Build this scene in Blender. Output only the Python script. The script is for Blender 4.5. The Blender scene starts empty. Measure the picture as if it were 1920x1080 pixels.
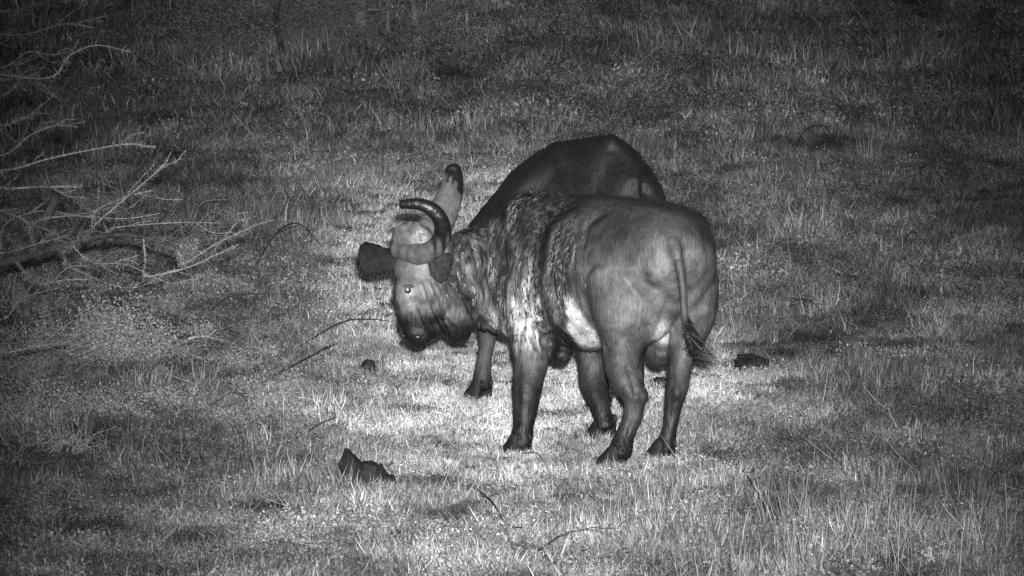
import bpy, math, random
import numpy as np
from mathutils import Vector

random.seed(7)
rng = np.random.default_rng(7)
scene = bpy.context.scene
col = scene.collection
R = math.radians

# ------------------------------------------------------------------ camera
CAM_H, PITCH, F_PX = 4.16, 6.0, 9900.0          # F_PX: focal length in pixels of a 1920 px wide frame
cam_d = bpy.data.cameras.new('camera')
cam_d.sensor_width = 36.0
cam_d.lens = 36.0 * F_PX / 1920.0
cam_d.clip_start = 0.5
cam_d.clip_end = 5000
cam = bpy.data.objects.new('camera', cam_d)
col.objects.link(cam)
cam.location = (0, 0, CAM_H)
cam.rotation_euler = (R(90 - PITCH), 0, 0)
scene.camera = cam

# ------------------------------------------------------------------ night sky, moon, hand-held spotlight
SUN_EL, SUN_ROT = R(35), R(200)
world = bpy.data.worlds.new('World')
scene.world = world
world.use_nodes = True
wn = world.node_tree
wn.nodes.clear()
sky = wn.nodes.new('ShaderNodeTexSky')
sky.sky_type = 'NISHITA'
sky.sun_disc = False
sky.sun_elevation = SUN_EL
sky.sun_rotation = SUN_ROT
bw = wn.nodes.new('ShaderNodeRGBToBW')           # the night camera records no colour
bg = wn.nodes.new('ShaderNodeBackground')
bg.inputs['Strength'].default_value = 0.05
wo = wn.nodes.new('ShaderNodeOutputWorld')
wn.links.new(sky.outputs[0], bw.inputs[0])
wn.links.new(bw.outputs[0], bg.inputs['Color'])
wn.links.new(bg.outputs[0], wo.inputs[0])

moon_d = bpy.data.lights.new('moon', 'SUN')
moon_d.energy = 0.02
moon_d.angle = R(0.5)
moon = bpy.data.objects.new('moon', moon_d)
col.objects.link(moon)
moon.rotation_euler = (R(55), 0, R(-20))

spot_d = bpy.data.lights.new('spotlight', 'SPOT')   # the searchlight whose pool of light the picture shows
spot_d.energy = 96000
spot_d.spot_size = R(13.6)
spot_d.spot_blend = 1.0
spot_d.shadow_soft_size = 0.07
spot = bpy.data.objects.new('spotlight', spot_d)
col.objects.link(spot)
SPOT_POS = Vector((0.12, -0.1, CAM_H + 0.30))

scene.view_settings.view_transform = 'Standard'
scene.view_settings.look = 'None'
scene.view_settings.exposure = 0.0
scene.view_settings.gamma = 1.0
scene.render.engine = 'CYCLES'
scene.cycles.max_bounces = 3
scene.cycles.diffuse_bounces = 2

# ------------------------------------------------------------------ geometry helpers
TP = math.tan(R(PITCH)); CP = math.cos(R(PITCH)); SP = math.sin(R(PITCH))

def P(px, py, Y):
    """World point seen at (px, py) of the 1920 px photograph at distance Y."""
    u = 540.0 - py
    ry = F_PX * CP + u * SP
    t = Y / ry
    return np.array([(px - 960.0) * t, Y, CAM_H + t * (-F_PX * SP + u * CP)])

def to_px(co):
    """World points -> photograph pixels (for placing coat markings on a finished body)."""
    d = co - np.array([0, 0, CAM_H])
    f = d[:, 1] * CP - d[:, 2] * SP
    u = d[:, 1] * SP + d[:, 2] * CP
    return 960 + F_PX * d[:, 0] / f, 540 - F_PX * u / f

def vnoise(x, y, seed=0):
    """2-D value noise, numpy."""
    x = np.asarray(x, float); y = np.asarray(y, float)
    xi = np.floor(x).astype(np.int64); yi = np.floor(y).astype(np.int64)
    fx = x - xi; fy = y - yi
    fx = fx * fx * (3 - 2 * fx); fy = fy * fy * (3 - 2 * fy)
    def h(a, b):
        n = (a * 374761393 + b * 668265263 + seed * 1442695041) & 0x7fffffff
        n = ((n ^ (n >> 13)) * 1274126177) & 0x7fffffff
        return ((n ^ (n >> 16)) & 0xffff) / 65535.0
    return (h(xi, yi) * (1 - fx) + h(xi + 1, yi) * fx) * (1 - fy) + (h(xi, yi + 1) * (1 - fx) + h(xi + 1, yi + 1) * fx) * fy

def fbm(x, y, seed=0, oct=4):
    s = 0; a = 0.5
    for k in range(oct):
        s = s + a * vnoise(x * 2 ** k, y * 2 ** k, seed + k * 17)
        a *= 0.5
    return s / (1 - 0.5 ** oct)

DIPS = []                                          # (x, y, dz, radius)
def ground_z(x, y):
    x = np.asarray(x, float); y = np.asarray(y, float)
    rise = np.clip(y - 36.0, 0, 60)
    z = 0.042 * rise * np.clip(rise / 8.0, 0, 1)
    far = np.clip((np.abs(y - 31.5) - 3.5) / 6.0, 0, 1)
    z = z + far * (fbm(x * 0.25 + 5, y * 0.25, 3, 3) - 0.5) * 0.45
    z = z + (fbm(x * 1.3, y * 1.3, 9, 3) - 0.5) * 0.05 * (0.4 + far)
    z = z + (fbm(x * 5.0 + 2, y * 3.5, 19, 2) - 0.5) * 0.045
    for (a, b, dz, r) in DIPS:
        z = z + dz * np.exp(-((x - a) ** 2 + (y - b) ** 2) / (r * r))
    return z

def on_ground(px, py):
    """World ground point under a pixel."""
    lo, hi = 15.0, 120.0
    ys = np.linspace(lo, hi, 4000)
    u = 540.0 - py
    t = ys / (F_PX * CP + u * SP)
    xs = (px - 960.0) * t
    zr = CAM_H + t * (-F_PX * SP + u * CP)
    k = np.argmax(zr <= ground_z(xs, ys))
    return np.array([xs[k], ys[k], zr[k]])

def mesh_obj(name, verts, faces, mat, parent=None, smooth=True):
    me = bpy.data.meshes.new(name)
    me.from_pydata([tuple(v) for v in verts], [], [tuple(f) for f in faces])
    me.materials.append(mat)
    if smooth:
        me.polygons.foreach_set('use_smooth', [True] * len(me.polygons))
    me.update()
    o = bpy.data.objects.new(name, me)
    col.objects.link(o)
    if parent is not None:
        o.parent = parent
        o.matrix_parent_inverse = parent.matrix_basis.inverted()
    return o

def tag(o, label=None, cat=None, group=None, kind=None):
    if label: o['label'] = label
    if cat: o['category'] = cat
    if group: o['group'] = group
    if kind: o['kind'] = kind
    return o

def empty(name, loc):
    o = bpy.data.objects.new(name, None)
    o.empty_display_size = 0.2
    o.location = tuple(loc)
    col.objects.link(o)
    return o

class MB:
    """Collects pieces that become ONE mesh object."""
    def __init__(s): s.v = []; s.f = []
    def add(s, v, f):
        n = len(s.v)
        s.v.extend([tuple(map(float, p)) for p in v]); s.f.extend([tuple(int(i) + n for i in q) for q in f])
    def build(s, name, mat, parent=None, smooth=True):
        return mesh_obj(name, s.v, s.f, mat, parent, smooth)

def catmull(P_, n):
    P_ = np.asarray(P_, float)
    k = len(P_)
    if k < 3:
        t = np.linspace(0, 1, n)[:, None]
        return P_[0] * (1 - t) + P_[-1] * t
    Q = np.vstack([2 * P_[0] - P_[1], P_, 2 * P_[-1] - P_[-2]])
    u = np.linspace(0, k - 1, n)
    i = np.minimum(u.astype(int), k - 2); t = (u - i)[:, None]
    a, b, c, d = Q[i], Q[i + 1], Q[i + 2], Q[i + 3]
    return 0.5 * (2 * b + (c - a) * t + (2 * a - 5 * b + 4 * c - d) * t ** 2 + (3 * b - a - 3 * c + d) * t ** 3)

def unit(v):
    v = np.asarray(v, float); return v / (np.linalg.norm(v) + 1e-12)

def loft(stations, ref=(0, 0, 1), n=40, seg=24, cap=True, power=2.0):
    """stations: rows (x, y, z, a, b). a: half size along ref x tangent, b: half size along the ref-like axis."""
    S = catmull(np.asarray(stations, float), n)
    c = S[:, :3]
    tan = np.gradient(c, axis=0)
    ref = np.asarray(ref, float)
    verts = []; faces = []
    ang = np.linspace(0, 2 * np.pi, seg, endpoint=False)
    ca, sa = np.cos(ang), np.sin(ang)
    if power != 2.0:
        ca = np.sign(ca) * np.abs(ca) ** (2 / power); sa = np.sign(sa) * np.abs(sa) ** (2 / power)
    for i in range(n):
        t = unit(tan[i])
        s = unit(np.cross(t, ref)); up = unit(np.cross(s, t))
        a = max(S[i, 3], 0.002); b = max(S[i, 4], 0.002)
        verts.extend(c[i] + np.outer(ca * a, s) + np.outer(sa * b, up))
    for i in range(n - 1):
        for j in range(seg):
            k = (j + 1) % seg
            faces.append((i * seg + j, i * seg + k, (i + 1) * seg + k, (i + 1) * seg + j))
    if cap:
        for i, tt in ((0, -1), (n - 1, 1)):
            t = unit(tan[i]) * tt
            r = min(S[i, 3], S[i, 4]) * 0.5
            base = i * seg
            ring = np.array(verts[base:base + seg])
            mid = c[i] + (ring - c[i]) * 0.6 + t * r * 0.75
            m0 = len(verts); verts.extend(mid)
            tip = len(verts); verts.append(c[i] + t * r)
            for j in range(seg):
                k = (j + 1) % seg
                q = (base + j, base + k, m0 + k, m0 + j); e = (m0 + j, m0 + k, tip)
                if tt < 0: q = q[::-1]; e = e[::-1]
                faces.append(q); faces.append(e)
    return verts, faces

def ellipsoid(c, axes, radii, seg=20, rings=12):
    """axes: 3 unit vectors, radii: 3."""
    v = []; f = []
    A = np.array(axes) * np.array(radii)[:, None]
    for i in range(rings + 1):
        th = np.pi * i / rings
        for j in range(seg):
            ph = 2 * np.pi * j / seg
            d = np.array([np.sin(th) * np.cos(ph), np.sin(th) * np.sin(ph), np.cos(th)])
            v.append(np.asarray(c) + d @ A)
    for i in range(rings):
        for j in range(seg):
            k = (j + 1) % seg
            f.append((i * seg + j, (i + 1) * seg + j, (i + 1) * seg + k, i * seg + k))
    return v, f
XYZ = np.eye(3)

def tube(path, r0, r1, seg=6, n=None):
    path = np.asarray(path, float)
    n = n or max(4, len(path) * 3)
    c = catmull(path, n)
    rr = np.linspace(r0, r1, n)
    return loft(np.hstack([c, rr[:, None], rr[:, None]]), ref=(0.13, 0.31, 0.94), n=n, seg=seg, cap=False)

# ------------------------------------------------------------------ materials (all grey: a night camera picture)
def nn(nt, t, **kw):
    n = nt.nodes.new(t)
    for k, v in kw.items(): setattr(n, k, v)
    return n

def grey_mat(name, lo, hi, scale=8.0, rough=0.8, spec=0.25, bump=0.3, bump_scale=None, stretch=(1, 1, 1), detail=6):
    m = bpy.data.materials.new(name); m.use_nodes = True
    nt = m.node_tree; b = nt.nodes['Principled BSDF']
    tc = nn(nt, 'ShaderNodeTexCoord'); mp = nn(nt, 'ShaderNodeMapping')
    mp.inputs['Scale'].default_value = stretch
    nt.links.new(tc.outputs['Object'], mp.inputs[0])
    no = nn(nt, 'ShaderNodeTexNoise'); no.inputs['Scale'].default_value = scale; no.inputs['Detail'].default_value = detail
    nt.links.new(mp.outputs[0], no.inputs['Vector'])
    mr = nn(nt, 'ShaderNodeMapRange'); mr.inputs['From Min'].default_value = 0.3; mr.inputs['From Max'].default_value = 0.7
    mr.inputs['To Min'].default_value = lo; mr.inputs['To Max'].default_value = hi
    nt.links.new(no.outputs[0], mr.inputs[0]); nt.links.new(mr.outputs[0], b.inputs['Base Color'])
    b.inputs['Roughness'].default_value = rough
    b.inputs['Specular IOR Level'].default_value = spec
    if bump:
        n2 = nn(nt, 'ShaderNodeTexNoise'); n2.inputs['Scale'].default_value = bump_scale or scale * 4; n2.inputs['Detail'].default_value = 5
        nt.links.new(mp.outputs[0], n2.inputs['Vector'])
        bp = nn(nt, 'ShaderNodeBump'); bp.inputs['Strength'].default_value = bump; bp.inputs['Distance'].default_value = 0.02
        nt.links.new(n2.outputs[0], bp.inputs['Height']); nt.links.new(bp.outputs[0], b.inputs['Normal'])
    return m

def grass_mat(name, lo, hi, instanced=True):
    m = bpy.data.materials.new(name); m.use_nodes = True
    nt = m.node_tree; b = nt.nodes['Principled BSDF']
    ge = nn(nt, 'ShaderNodeNewGeometry')
    mr = nn(nt, 'ShaderNodeMapRange'); mr.inputs['To Min'].default_value = lo; mr.inputs['To Max'].default_value = hi
    nt.links.new(ge.outputs['Random Per Island'], mr.inputs[0])
    out = mr.outputs[0]
    if instanced:
        at = nn(nt, 'ShaderNodeAttribute', attribute_type='INSTANCER', attribute_name='tone')
        mu = nn(nt, 'ShaderNodeMath', operation='MULTIPLY')
        nt.links.new(out, mu.inputs[0]); nt.links.new(at.outputs['Fac'], mu.inputs[1]); out = mu.outputs[0]
    nt.links.new(out, b.inputs['Base Color'])
    b.inputs['Roughness'].default_value = 0.6
    b.inputs['Specular IOR Level'].default_value = 0.2
    return m

def coat_mat(name, streak_gain=1.0, rough=0.5):
    """Hide: the 'tone' attribute is the animal's own colouring; streaks are wet or mud-caked hair."""
    m = bpy.data.materials.new(name); m.use_nodes = True
    nt = m.node_tree; b = nt.nodes['Principled BSDF']; L = nt.links.new
    at = nn(nt, 'ShaderNodeAttribute', attribute_name='tone')
    sk = nn(nt, 'ShaderNodeAttribute', attribute_name='streak')
    tc = nn(nt, 'ShaderNodeTexCoord')
    mp = nn(nt, 'ShaderNodeMapping'); mp.inputs['Scale'].default_value = (1, 1, 0.2); mp.inputs['Rotation'].default_value = (0, R(14), 0)
    L(tc.outputs['Object'], mp.inputs[0])
    n1 = nn(nt, 'ShaderNodeTexNoise'); n1.inputs['Scale'].default_value = 30; n1.inputs['Detail'].default_value = 3
    n1.inputs['Distortion'].default_value = 0.3
    L(mp.outputs[0], n1.inputs['Vector'])
    r1 = nn(nt, 'ShaderNodeMapRange'); r1.inputs['From Min'].default_value = 0.40; r1.inputs['From Max'].default_value = 0.66
    r1.inputs['To Min'].default_value = 0.5; r1.inputs['To Max'].default_value = 2.6
    L(n1.outputs[0], r1.inputs[0])
    mx = nn(nt, 'ShaderNodeMix', data_type='FLOAT'); mx.inputs[2].default_value = 1.0
    gs = nn(nt, 'ShaderNodeMath', operation='MULTIPLY'); gs.inputs[1].default_value = streak_gain
    L(sk.outputs['Fac'], gs.inputs[0]); L(gs.outputs[0], mx.inputs[0]); L(r1.outputs[0], mx.inputs[3])
    n2 = nn(nt, 'ShaderNodeTexNoise'); n2.inputs['Scale'].default_value = 11; n2.inputs['Detail'].default_value = 10; n2.inputs['Roughness'].default_value = 0.68
    L(tc.outputs['Object'], n2.inputs['Vector'])
    r2 = nn(nt, 'ShaderNodeMapRange'); r2.inputs['From Min'].default_value = 0.3; r2.inputs['From Max'].default_value = 0.7
    r2.inputs['To Min'].default_value = 0.5; r2.inputs['To Max'].default_value = 1.5
    L(n2.outputs[0], r2.inputs[0])
    a = nn(nt, 'ShaderNodeMath', operation='MULTIPLY'); L(at.outputs['Fac'], a.inputs[0]); L(mx.outputs[0], a.inputs[1])
    c = nn(nt, 'ShaderNodeMath', operation='MULTIPLY', use_clamp=True); L(a.outputs[0], c.inputs[0]); L(r2.outputs[0], c.inputs[1])
    nf = nn(nt, 'ShaderNodeTexNoise'); nf.inputs['Scale'].default_value = 75; nf.inputs['Detail'].default_value = 2      # flecks of dry mud
    L(tc.outputs['Object'], nf.inputs['Vector'])
    rf = nn(nt, 'ShaderNodeMapRange'); rf.inputs['From Min'].default_value = 0.70; rf.inputs['From Max'].default_value = 0.76; rf.inputs['To Max'].default_value = 0.10
    L(nf.outputs[0], rf.inputs[0])
    rg = nn(nt, 'ShaderNodeMath', operation='MULTIPLY'); rg.inputs[1].default_value = streak_gain; L(rf.outputs[0], rg.inputs[0])
    ad = nn(nt, 'ShaderNodeMath', operation='ADD', use_clamp=True); L(c.outputs[0], ad.inputs[0]); L(rg.outputs[0], ad.inputs[1])
    L(ad.outputs[0], b.inputs['Base Color'])
    b.inputs['Roughness'].default_value = rough
    b.inputs['Specular IOR Level'].default_value = 0.3
    n3 = nn(nt, 'ShaderNodeTexNoise'); n3.inputs['Scale'].default_value = 70; n3.inputs['Detail'].default_value = 5
    L(mp.outputs[0], n3.inputs['Vector'])
    bp = nn(nt, 'ShaderNodeBump'); bp.inputs['Strength'].default_value = 0.5; bp.inputs['Distance'].default_value = 0.015
    L(n3.outputs[0], bp.inputs['Height'])
    bp2 = nn(nt, 'ShaderNodeBump'); bp2.inputs['Distance'].default_value = 0.02
    gm = nn(nt, 'ShaderNodeMath', operation='MULTIPLY'); gm.inputs[1].default_value = 0.7
    L(sk.outputs['Fac'], gm.inputs[0]); L(gm.outputs[0], bp2.inputs['Strength'])
    L(n1.outputs[0], bp2.inputs['Height']); L(bp.outputs[0], bp2.inputs['Normal']); L(bp2.outputs[0], b.inputs['Normal'])
    return m

def attr_mat(name, rough=0.6, spec=0.3, noise=0.25, scale=20, bump=0.2):
    m = bpy.data.materials.new(name); m.use_nodes = True
    nt = m.node_tree; b = nt.nodes['Principled BSDF']; L = nt.links.new
    at = nn(nt, 'ShaderNodeAttribute', attribute_name='tone')
    tc = nn(nt, 'ShaderNodeTexCoord')
    n2 = nn(nt, 'ShaderNodeTexNoise'); n2.inputs['Scale'].default_value = scale; n2.inputs['Detail'].default_value = 5
    L(tc.outputs['Object'], n2.inputs['Vector'])
    r2 = nn(nt, 'ShaderNodeMapRange'); r2.inputs['From Min'].default_value = 0.3; r2.inputs['From Max'].default_value = 0.7
    r2.inputs['To Min'].default_value = 1 - noise; r2.inputs['To Max'].default_value = 1 + noise
    L(n2.outputs[0], r2.inputs[0])
    c = nn(nt, 'ShaderNodeMath', operation='MULTIPLY', use_clamp=True); L(at.outputs['Fac'], c.inputs[0]); L(r2.outputs[0], c.inputs[1])
    L(c.outputs[0], b.inputs['Base Color'])
    b.inputs['Roughness'].default_value = rough; b.inputs['Specular IOR Level'].default_value = spec
    bp = nn(nt, 'ShaderNodeBump'); bp.inputs['Strength'].default_value = bump; bp.inputs['Distance'].default_value = 0.02
    L(n2.outputs[0], bp.inputs['Height']); L(bp.outputs[0], b.inputs['Normal'])
    return m

M = {
    'soil': grey_mat('soil', 0.07, 0.22, 2.2, 0.95, 0.1, 0.8, 18),
    'coat': coat_mat('buffalo_hide'),
    'black_coat': coat_mat('black_buffalo_hide', 0.15, 0.6),
    'hair': attr_mat('hair', 0.5, 0.3, 0.1, 30, 0.0),
    'horn': attr_mat('horn', 0.38, 0.5, 0.22, 26, 0.5),
    'hoof': grey_mat('hoof', 0.006, 0.016, 30, 0.6, 0.3, 0.4),
    'ear': grey_mat('ear_skin', 0.008, 0.022, 24, 0.75, 0.2, 0.4),
    'ear_in': grey_mat('ear_lining', 0.012, 0.04, 40, 0.8, 0.2, 0.4),
    'eye': grey_mat('eye', 0.02, 0.03, 5, 0.25, 0.8, 0.0),
    'eyeshine': grey_mat('eyeshine', 0.5, 0.7, 5, 0.2, 0.6, 0.0),
    'lid': grey_mat('eyelid_skin', 0.05, 0.12, 30, 0.6, 0.3, 0.4),
    'thornwood': grey_mat('thorn_bark', 0.10, 0.40, 40, 0.85, 0.15, 0.8, 90),
    'leaf_pale': grass_mat('pale_leaves', 0.10, 0.42, False),
    'leaf_dim': grass_mat('dim_leaves', 0.05, 0.2, False),
    'bark_dim': grey_mat('grey_bark', 0.10, 0.26, 18, 0.85, 0.15, 0.7, 60),
    'nostril': grey_mat('nostril', 0.006, 0.012, 9, 0.3, 0.5, 0.2),
    'grass': grass_mat('grass_blades', 0.08, 0.72),
    'tussock': grass_mat('tussock_blades', 0.08, 0.42, False),
    'dry': grass_mat('pale_dry_blades', 0.14, 0.45, False),
    'stem': grey_mat('dark_stem', 0.02, 0.07, 30, 0.9, 0.1, 0.3),
    'bark': grey_mat('pale_bark', 0.3, 0.6, 18, 0.85, 0.15, 0.7, 60),
    'dark_bark': grey_mat('dark_bark', 0.025, 0.09, 20, 0.9, 0.1, 0.7, 60),
    'leaf': grass_mat('leaves', 0.08, 0.34, False),
    'rock': grey_mat('dark_rock', 0.008, 0.035, 12, 0.9, 0.2, 0.9, 30),
    'dung': grey_mat('dung', 0.008, 0.03, 30, 0.95, 0.1, 1.0, 50),
}

# ------------------------------------------------------------------ ground
for (px_, py_, y_, dz, r) in ((975, 852, 30.62, -0.05, 0.34),):
    q = P(px_, py_, y_); DIPS.append((q[0], q[1], dz, r))
for (px_, py_, dz, r) in ((500, 958, -0.09, 0.22), (1408, 690, -0.10, 0.25), (1600, 620, -0.08, 0.5), (760, 775, -0.05, 0.3),
                          (1650, 790, -0.07, 0.6), (690, 900, -0.06, 0.25), (1450, 970, -0.07, 0.25)):
    u_ = 540.0 - py_; t_ = CAM_H / (F_PX * SP - u_ * CP)
    DIPS.append(((px_ - 960) * t_, t_ * (F_PX * CP + u_ * SP), dz, r))

def build_ground():
    xs = np.unique(np.concatenate([-np.geomspace(9, 1500, 14), np.arange(-9, 9.01, 0.07), np.geomspace(9, 1500, 14)]))
    ys = np.unique(np.concatenate([-np.geomspace(1, 800, 8), np.arange(0, 22, 1.0), np.arange(22, 46, 0.08), np.arange(46, 80, 0.3), np.geomspace(80, 3000, 22)]))
    X, Y = np.meshgrid(xs, ys)
    Z = ground_z(X, Y)
    nx, ny = len(xs), len(ys)
    v = np.stack([X.ravel(), Y.ravel(), Z.ravel()], 1)
    i = np.arange(nx * ny).reshape(ny, nx)
    f = np.stack([i[:-1, :-1].ravel(), i[:-1, 1:].ravel(), i[1:, 1:].ravel(), i[1:, :-1].ravel()], 1)
    o = mesh_obj('ground', v.tolist(), f.tolist(), M['soil'])
    tag(o, kind='structure')
build_ground()

d_ = Vector(P(1010, 640, 30.5)) - SPOT_POS
spot.location = SPOT_POS
spot.rotation_euler = d_.to_track_quat('-Z', 'Y').to_euler()

# ------------------------------------------------------------------ buffaloes
def set_attr(me, name, vals):
    a = me.attributes.new(name, 'FLOAT', 'POINT'); a.data.foreach_set('value', np.asarray(vals, np.float32))

def remeshed(mb, voxel=0.011, smooth=7):
    me = bpy.data.meshes.new('raw'); me.from_pydata(mb.v, [], mb.f); me.update()
    o = bpy.data.objects.new('raw', me); col.objects.link(o)
    r = o.modifiers.new('r', 'REMESH'); r.mode = 'VOXEL'; r.voxel_size = voxel; r.use_smooth_shade = True
    s = o.modifiers.new('s', 'SMOOTH'); s.factor = 0.5; s.iterations = smooth
    dg = bpy.context.evaluated_depsgraph_get()
    out = bpy.data.meshes.new_from_object(o.evaluated_get(dg))
    bpy.data.objects.remove(o); bpy.data.meshes.remove(me)
    return out

def seg_dist(px, py, line):
    """distance in px to a polyline, and the 0..1 position along it."""
    d = np.full(px.shape, 1e9); line = np.asarray(line, float)
    line = catmull(line, len(line) * 6)
    for a, b in zip(line[:-1], line[1:]):
        ab = b - a; L2 = ab @ ab + 1e-9
        t = np.clip(((px - a[0]) * ab[0] + (py - a[1]) * ab[1]) / L2, 0, 1)
        d = np.minimum(d, np.hypot(px - a[0] - t * ab[0], py - a[1] - t * ab[1]))
    return d

def px_stations(rows, k=None):
    """rows (px, py, Y, a, b) -> world stations."""
    return [tuple(P(r[0], r[1], r[2])) + (r[3], r[4]) for r in rows]

def claw_hoof(pos, fwd, scale=1.0):
    """A cloven hoof: two claws and two dewclaws, sole at pos."""
    mb = MB(); fwd = unit([fwd[0], fwd[1], 0]); side = np.array([fwd[1], -fwd[0], 0]); up = np.array([0, 0, 1.0])
    for s in (-1, 1):
        st = []
        for (z, f, a, b) in ((0.0, 0.045, .040, .072), (0.02, 0.04, .041, .072), (0.055, 0.02, .038, .058), (0.095, 0.0, .032, .044), (0.125, -0.01, .02, .028)):
            q = np.asarray(pos) + up * z * scale + fwd * f * scale + side * s * (.040 + .006 * (z < .03)) * scale
            st.append(tuple(q) + (a * scale, b * scale))
        mb.add(*loft(st, ref=fwd, n=12, seg=14))
        q = np.asarray(pos) + up * .115 * scale - fwd * .055 * scale + side * s * .034 * scale
        mb.add(*ellipsoid(q, (side, unit(fwd * .5 + up), unit(fwd - .5 * up)), (.013 * scale, .026 * scale, .012 * scale), 10, 6))
    return mb

def hair_coat(body, name, parent, mat, count, mask, length, tone_fn, flow=(-0.1, 0.1, -1.0), lift=0.22, width=0.0032, seed=1):
    """Short locks of hair lying on the hide: thin bent blades joined in one part."""
    r = np.random.default_rng(seed)
    me = body.data
    nv = len(me.vertices); npoly = len(me.polygons)
    co = np.empty(nv * 3, np.float32); me.vertices.foreach_get('co', co); co = co.reshape(-1, 3)
    ce = np.empty(npoly * 3, np.float32); me.polygons.foreach_get('center', ce); ce = ce.reshape(-1, 3)
    no = np.empty(npoly * 3, np.float32); me.polygons.foreach_get('normal', no); no = no.reshape(-1, 3)
    w = mask(ce, no); w = w / w.sum()
    idx = r.choice(npoly, count, p=w)
    base = ce[idx] + r.normal(0, .004, (count, 3)); n = no[idx]
    fl = np.asarray(flow) + r.normal(0, .22, (count, 3))
    t = fl - n * np.sum(fl * n, 1, keepdims=True); t /= np.linalg.norm(t, axis=1, keepdims=True) + 1e-6
    b = np.cross(n, t)
    L = length * r.uniform(.5, 1.4, (count, 1)); W = width * r.uniform(.6, 1.5, (count, 1))
    lf = lift * r.uniform(.3, 1.4, (count, 1))
    p0 = base - n * .003
    p1 = base + t * L * .5 + n * L * lf * .6
    p2 = base + t * L + n * L * lf * .55
    V = np.stack([p0 - b * W, p0 + b * W, p1 - b * W * .9, p1 + b * W * .9, p2], 1).reshape(-1, 3)
    k = np.arange(count) * 5
    F = []
    for i in k: F.append((i, i + 1, i + 3, i + 2)); F.append((i + 2, i + 3, i + 4))
    o = mesh_obj(name, V.tolist(), F, mat, parent)
    tone = tone_fn(ce[idx]) * r.uniform(.6, 1.4, count)
    set_attr(o.data, 'tone', np.repeat(np.clip(tone, .01, .7), 5))
    tag(o, kind='stuff')
    return o

def ear_mesh(base, tip, normal, width, cup=0.35, thick=0.016, disc=False):
    """Leaf-shaped cupped ear with thickness, fringed lower edge."""
    base = np.asarray(base); tip = np.asarray(tip); ax = tip - base; L = np.linalg.norm(ax); t = ax / L
    n = unit(np.asarray(normal) - t * np.dot(normal, t)); s = np.cross(t, n)
    nu, nvv = 16, 11
    prof = lambda u: (0.42 + 0.9 * u - .35 * u * u) * math.sqrt(max(0, 1 - max(0, (u - .55) / .45) ** 2.6)) if u < 1 else 0.02
    v = []; f = []
    for side_ in (1, -1):
        for i in range(nu):
            u = i / (nu - 1)
            w = width * 0.5 * max(.03, math.sqrt(max(0, 1 - (1.8 * u - .8) ** 2)) if disc else prof(u))
            for j in range(nvv):
                q = -1 + 2 * j / (nvv - 1)
                z = cup * w * (q * q) - .18 * L * u * u + side_ * thick * .5 * (1 - q * q * .7)
                fr = (.003 * math.sin(u * 23 + q * 3) + .003 * math.sin(u * 57)) if abs(q) > .95 else 0
                v.append(base + t * (L * u) + s * (w * q + fr) + n * z)
    K = nu * nvv
    for i in range(nu - 1):
        for j in range(nvv - 1):
            a = i * nvv + j
            f.append((a, a + 1, a + nvv + 1, a + nvv)); f.append((K + a, K + a + nvv, K + a + nvv + 1, K + a + 1))
    for i in range(nu - 1):
        for j in (0, nvv - 1):
            a = i * nvv + j; q = (a, a + nvv, K + a + nvv, K + a); f.append(q if j else q[::-1])
    for j in range(nvv - 1):
        a = (nu - 1) * nvv + j; f.append((a, a + 1, K + a + 1, K + a)); f.append((j, K + j, K + j + 1, j + 1))
    return v, f

def tone_horn(o, fn):
    co = np.array([v.co for v in o.data.vertices]); set_attr(o.data, 'tone', fn(co))

def make_horn(rows, name, parent, dark_from, seg=22, light=0.42, dark=0.010, ridge=0.004):
    """rows (px,py,Y,a,b) from boss to tip; beyond dark_from (0..1) the horn is polished black."""
    n = 60
    st = catmull(np.array(px_stations(rows)), n)
    u = np.linspace(0, 1, n)
    st[:, 3:] *= (1 + ridge / .06 * np.sin(u * 70)[:, None] * np.clip(1 - u * 1.6, 0, 1)[:, None])
    v, f = loft(st, ref=(0.2, 1, 0.15), n=n, seg=seg)
    o = mesh_obj(name, v, f, M['horn'], parent)
    uu = np.concatenate([np.repeat(u, seg), np.zeros(seg + 1), np.ones(seg + 1)])
    co = np.array([q.co for q in o.data.vertices])
    jag = (vnoise(co[:, 0] * 40, co[:, 2] * 12, 5) - .5) * .22
    k = np.clip((uu + jag - dark_from) / .07, 0, 1)
    set_attr(o.data, 'tone', light * (1 - k) + dark * k)
    return o

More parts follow.
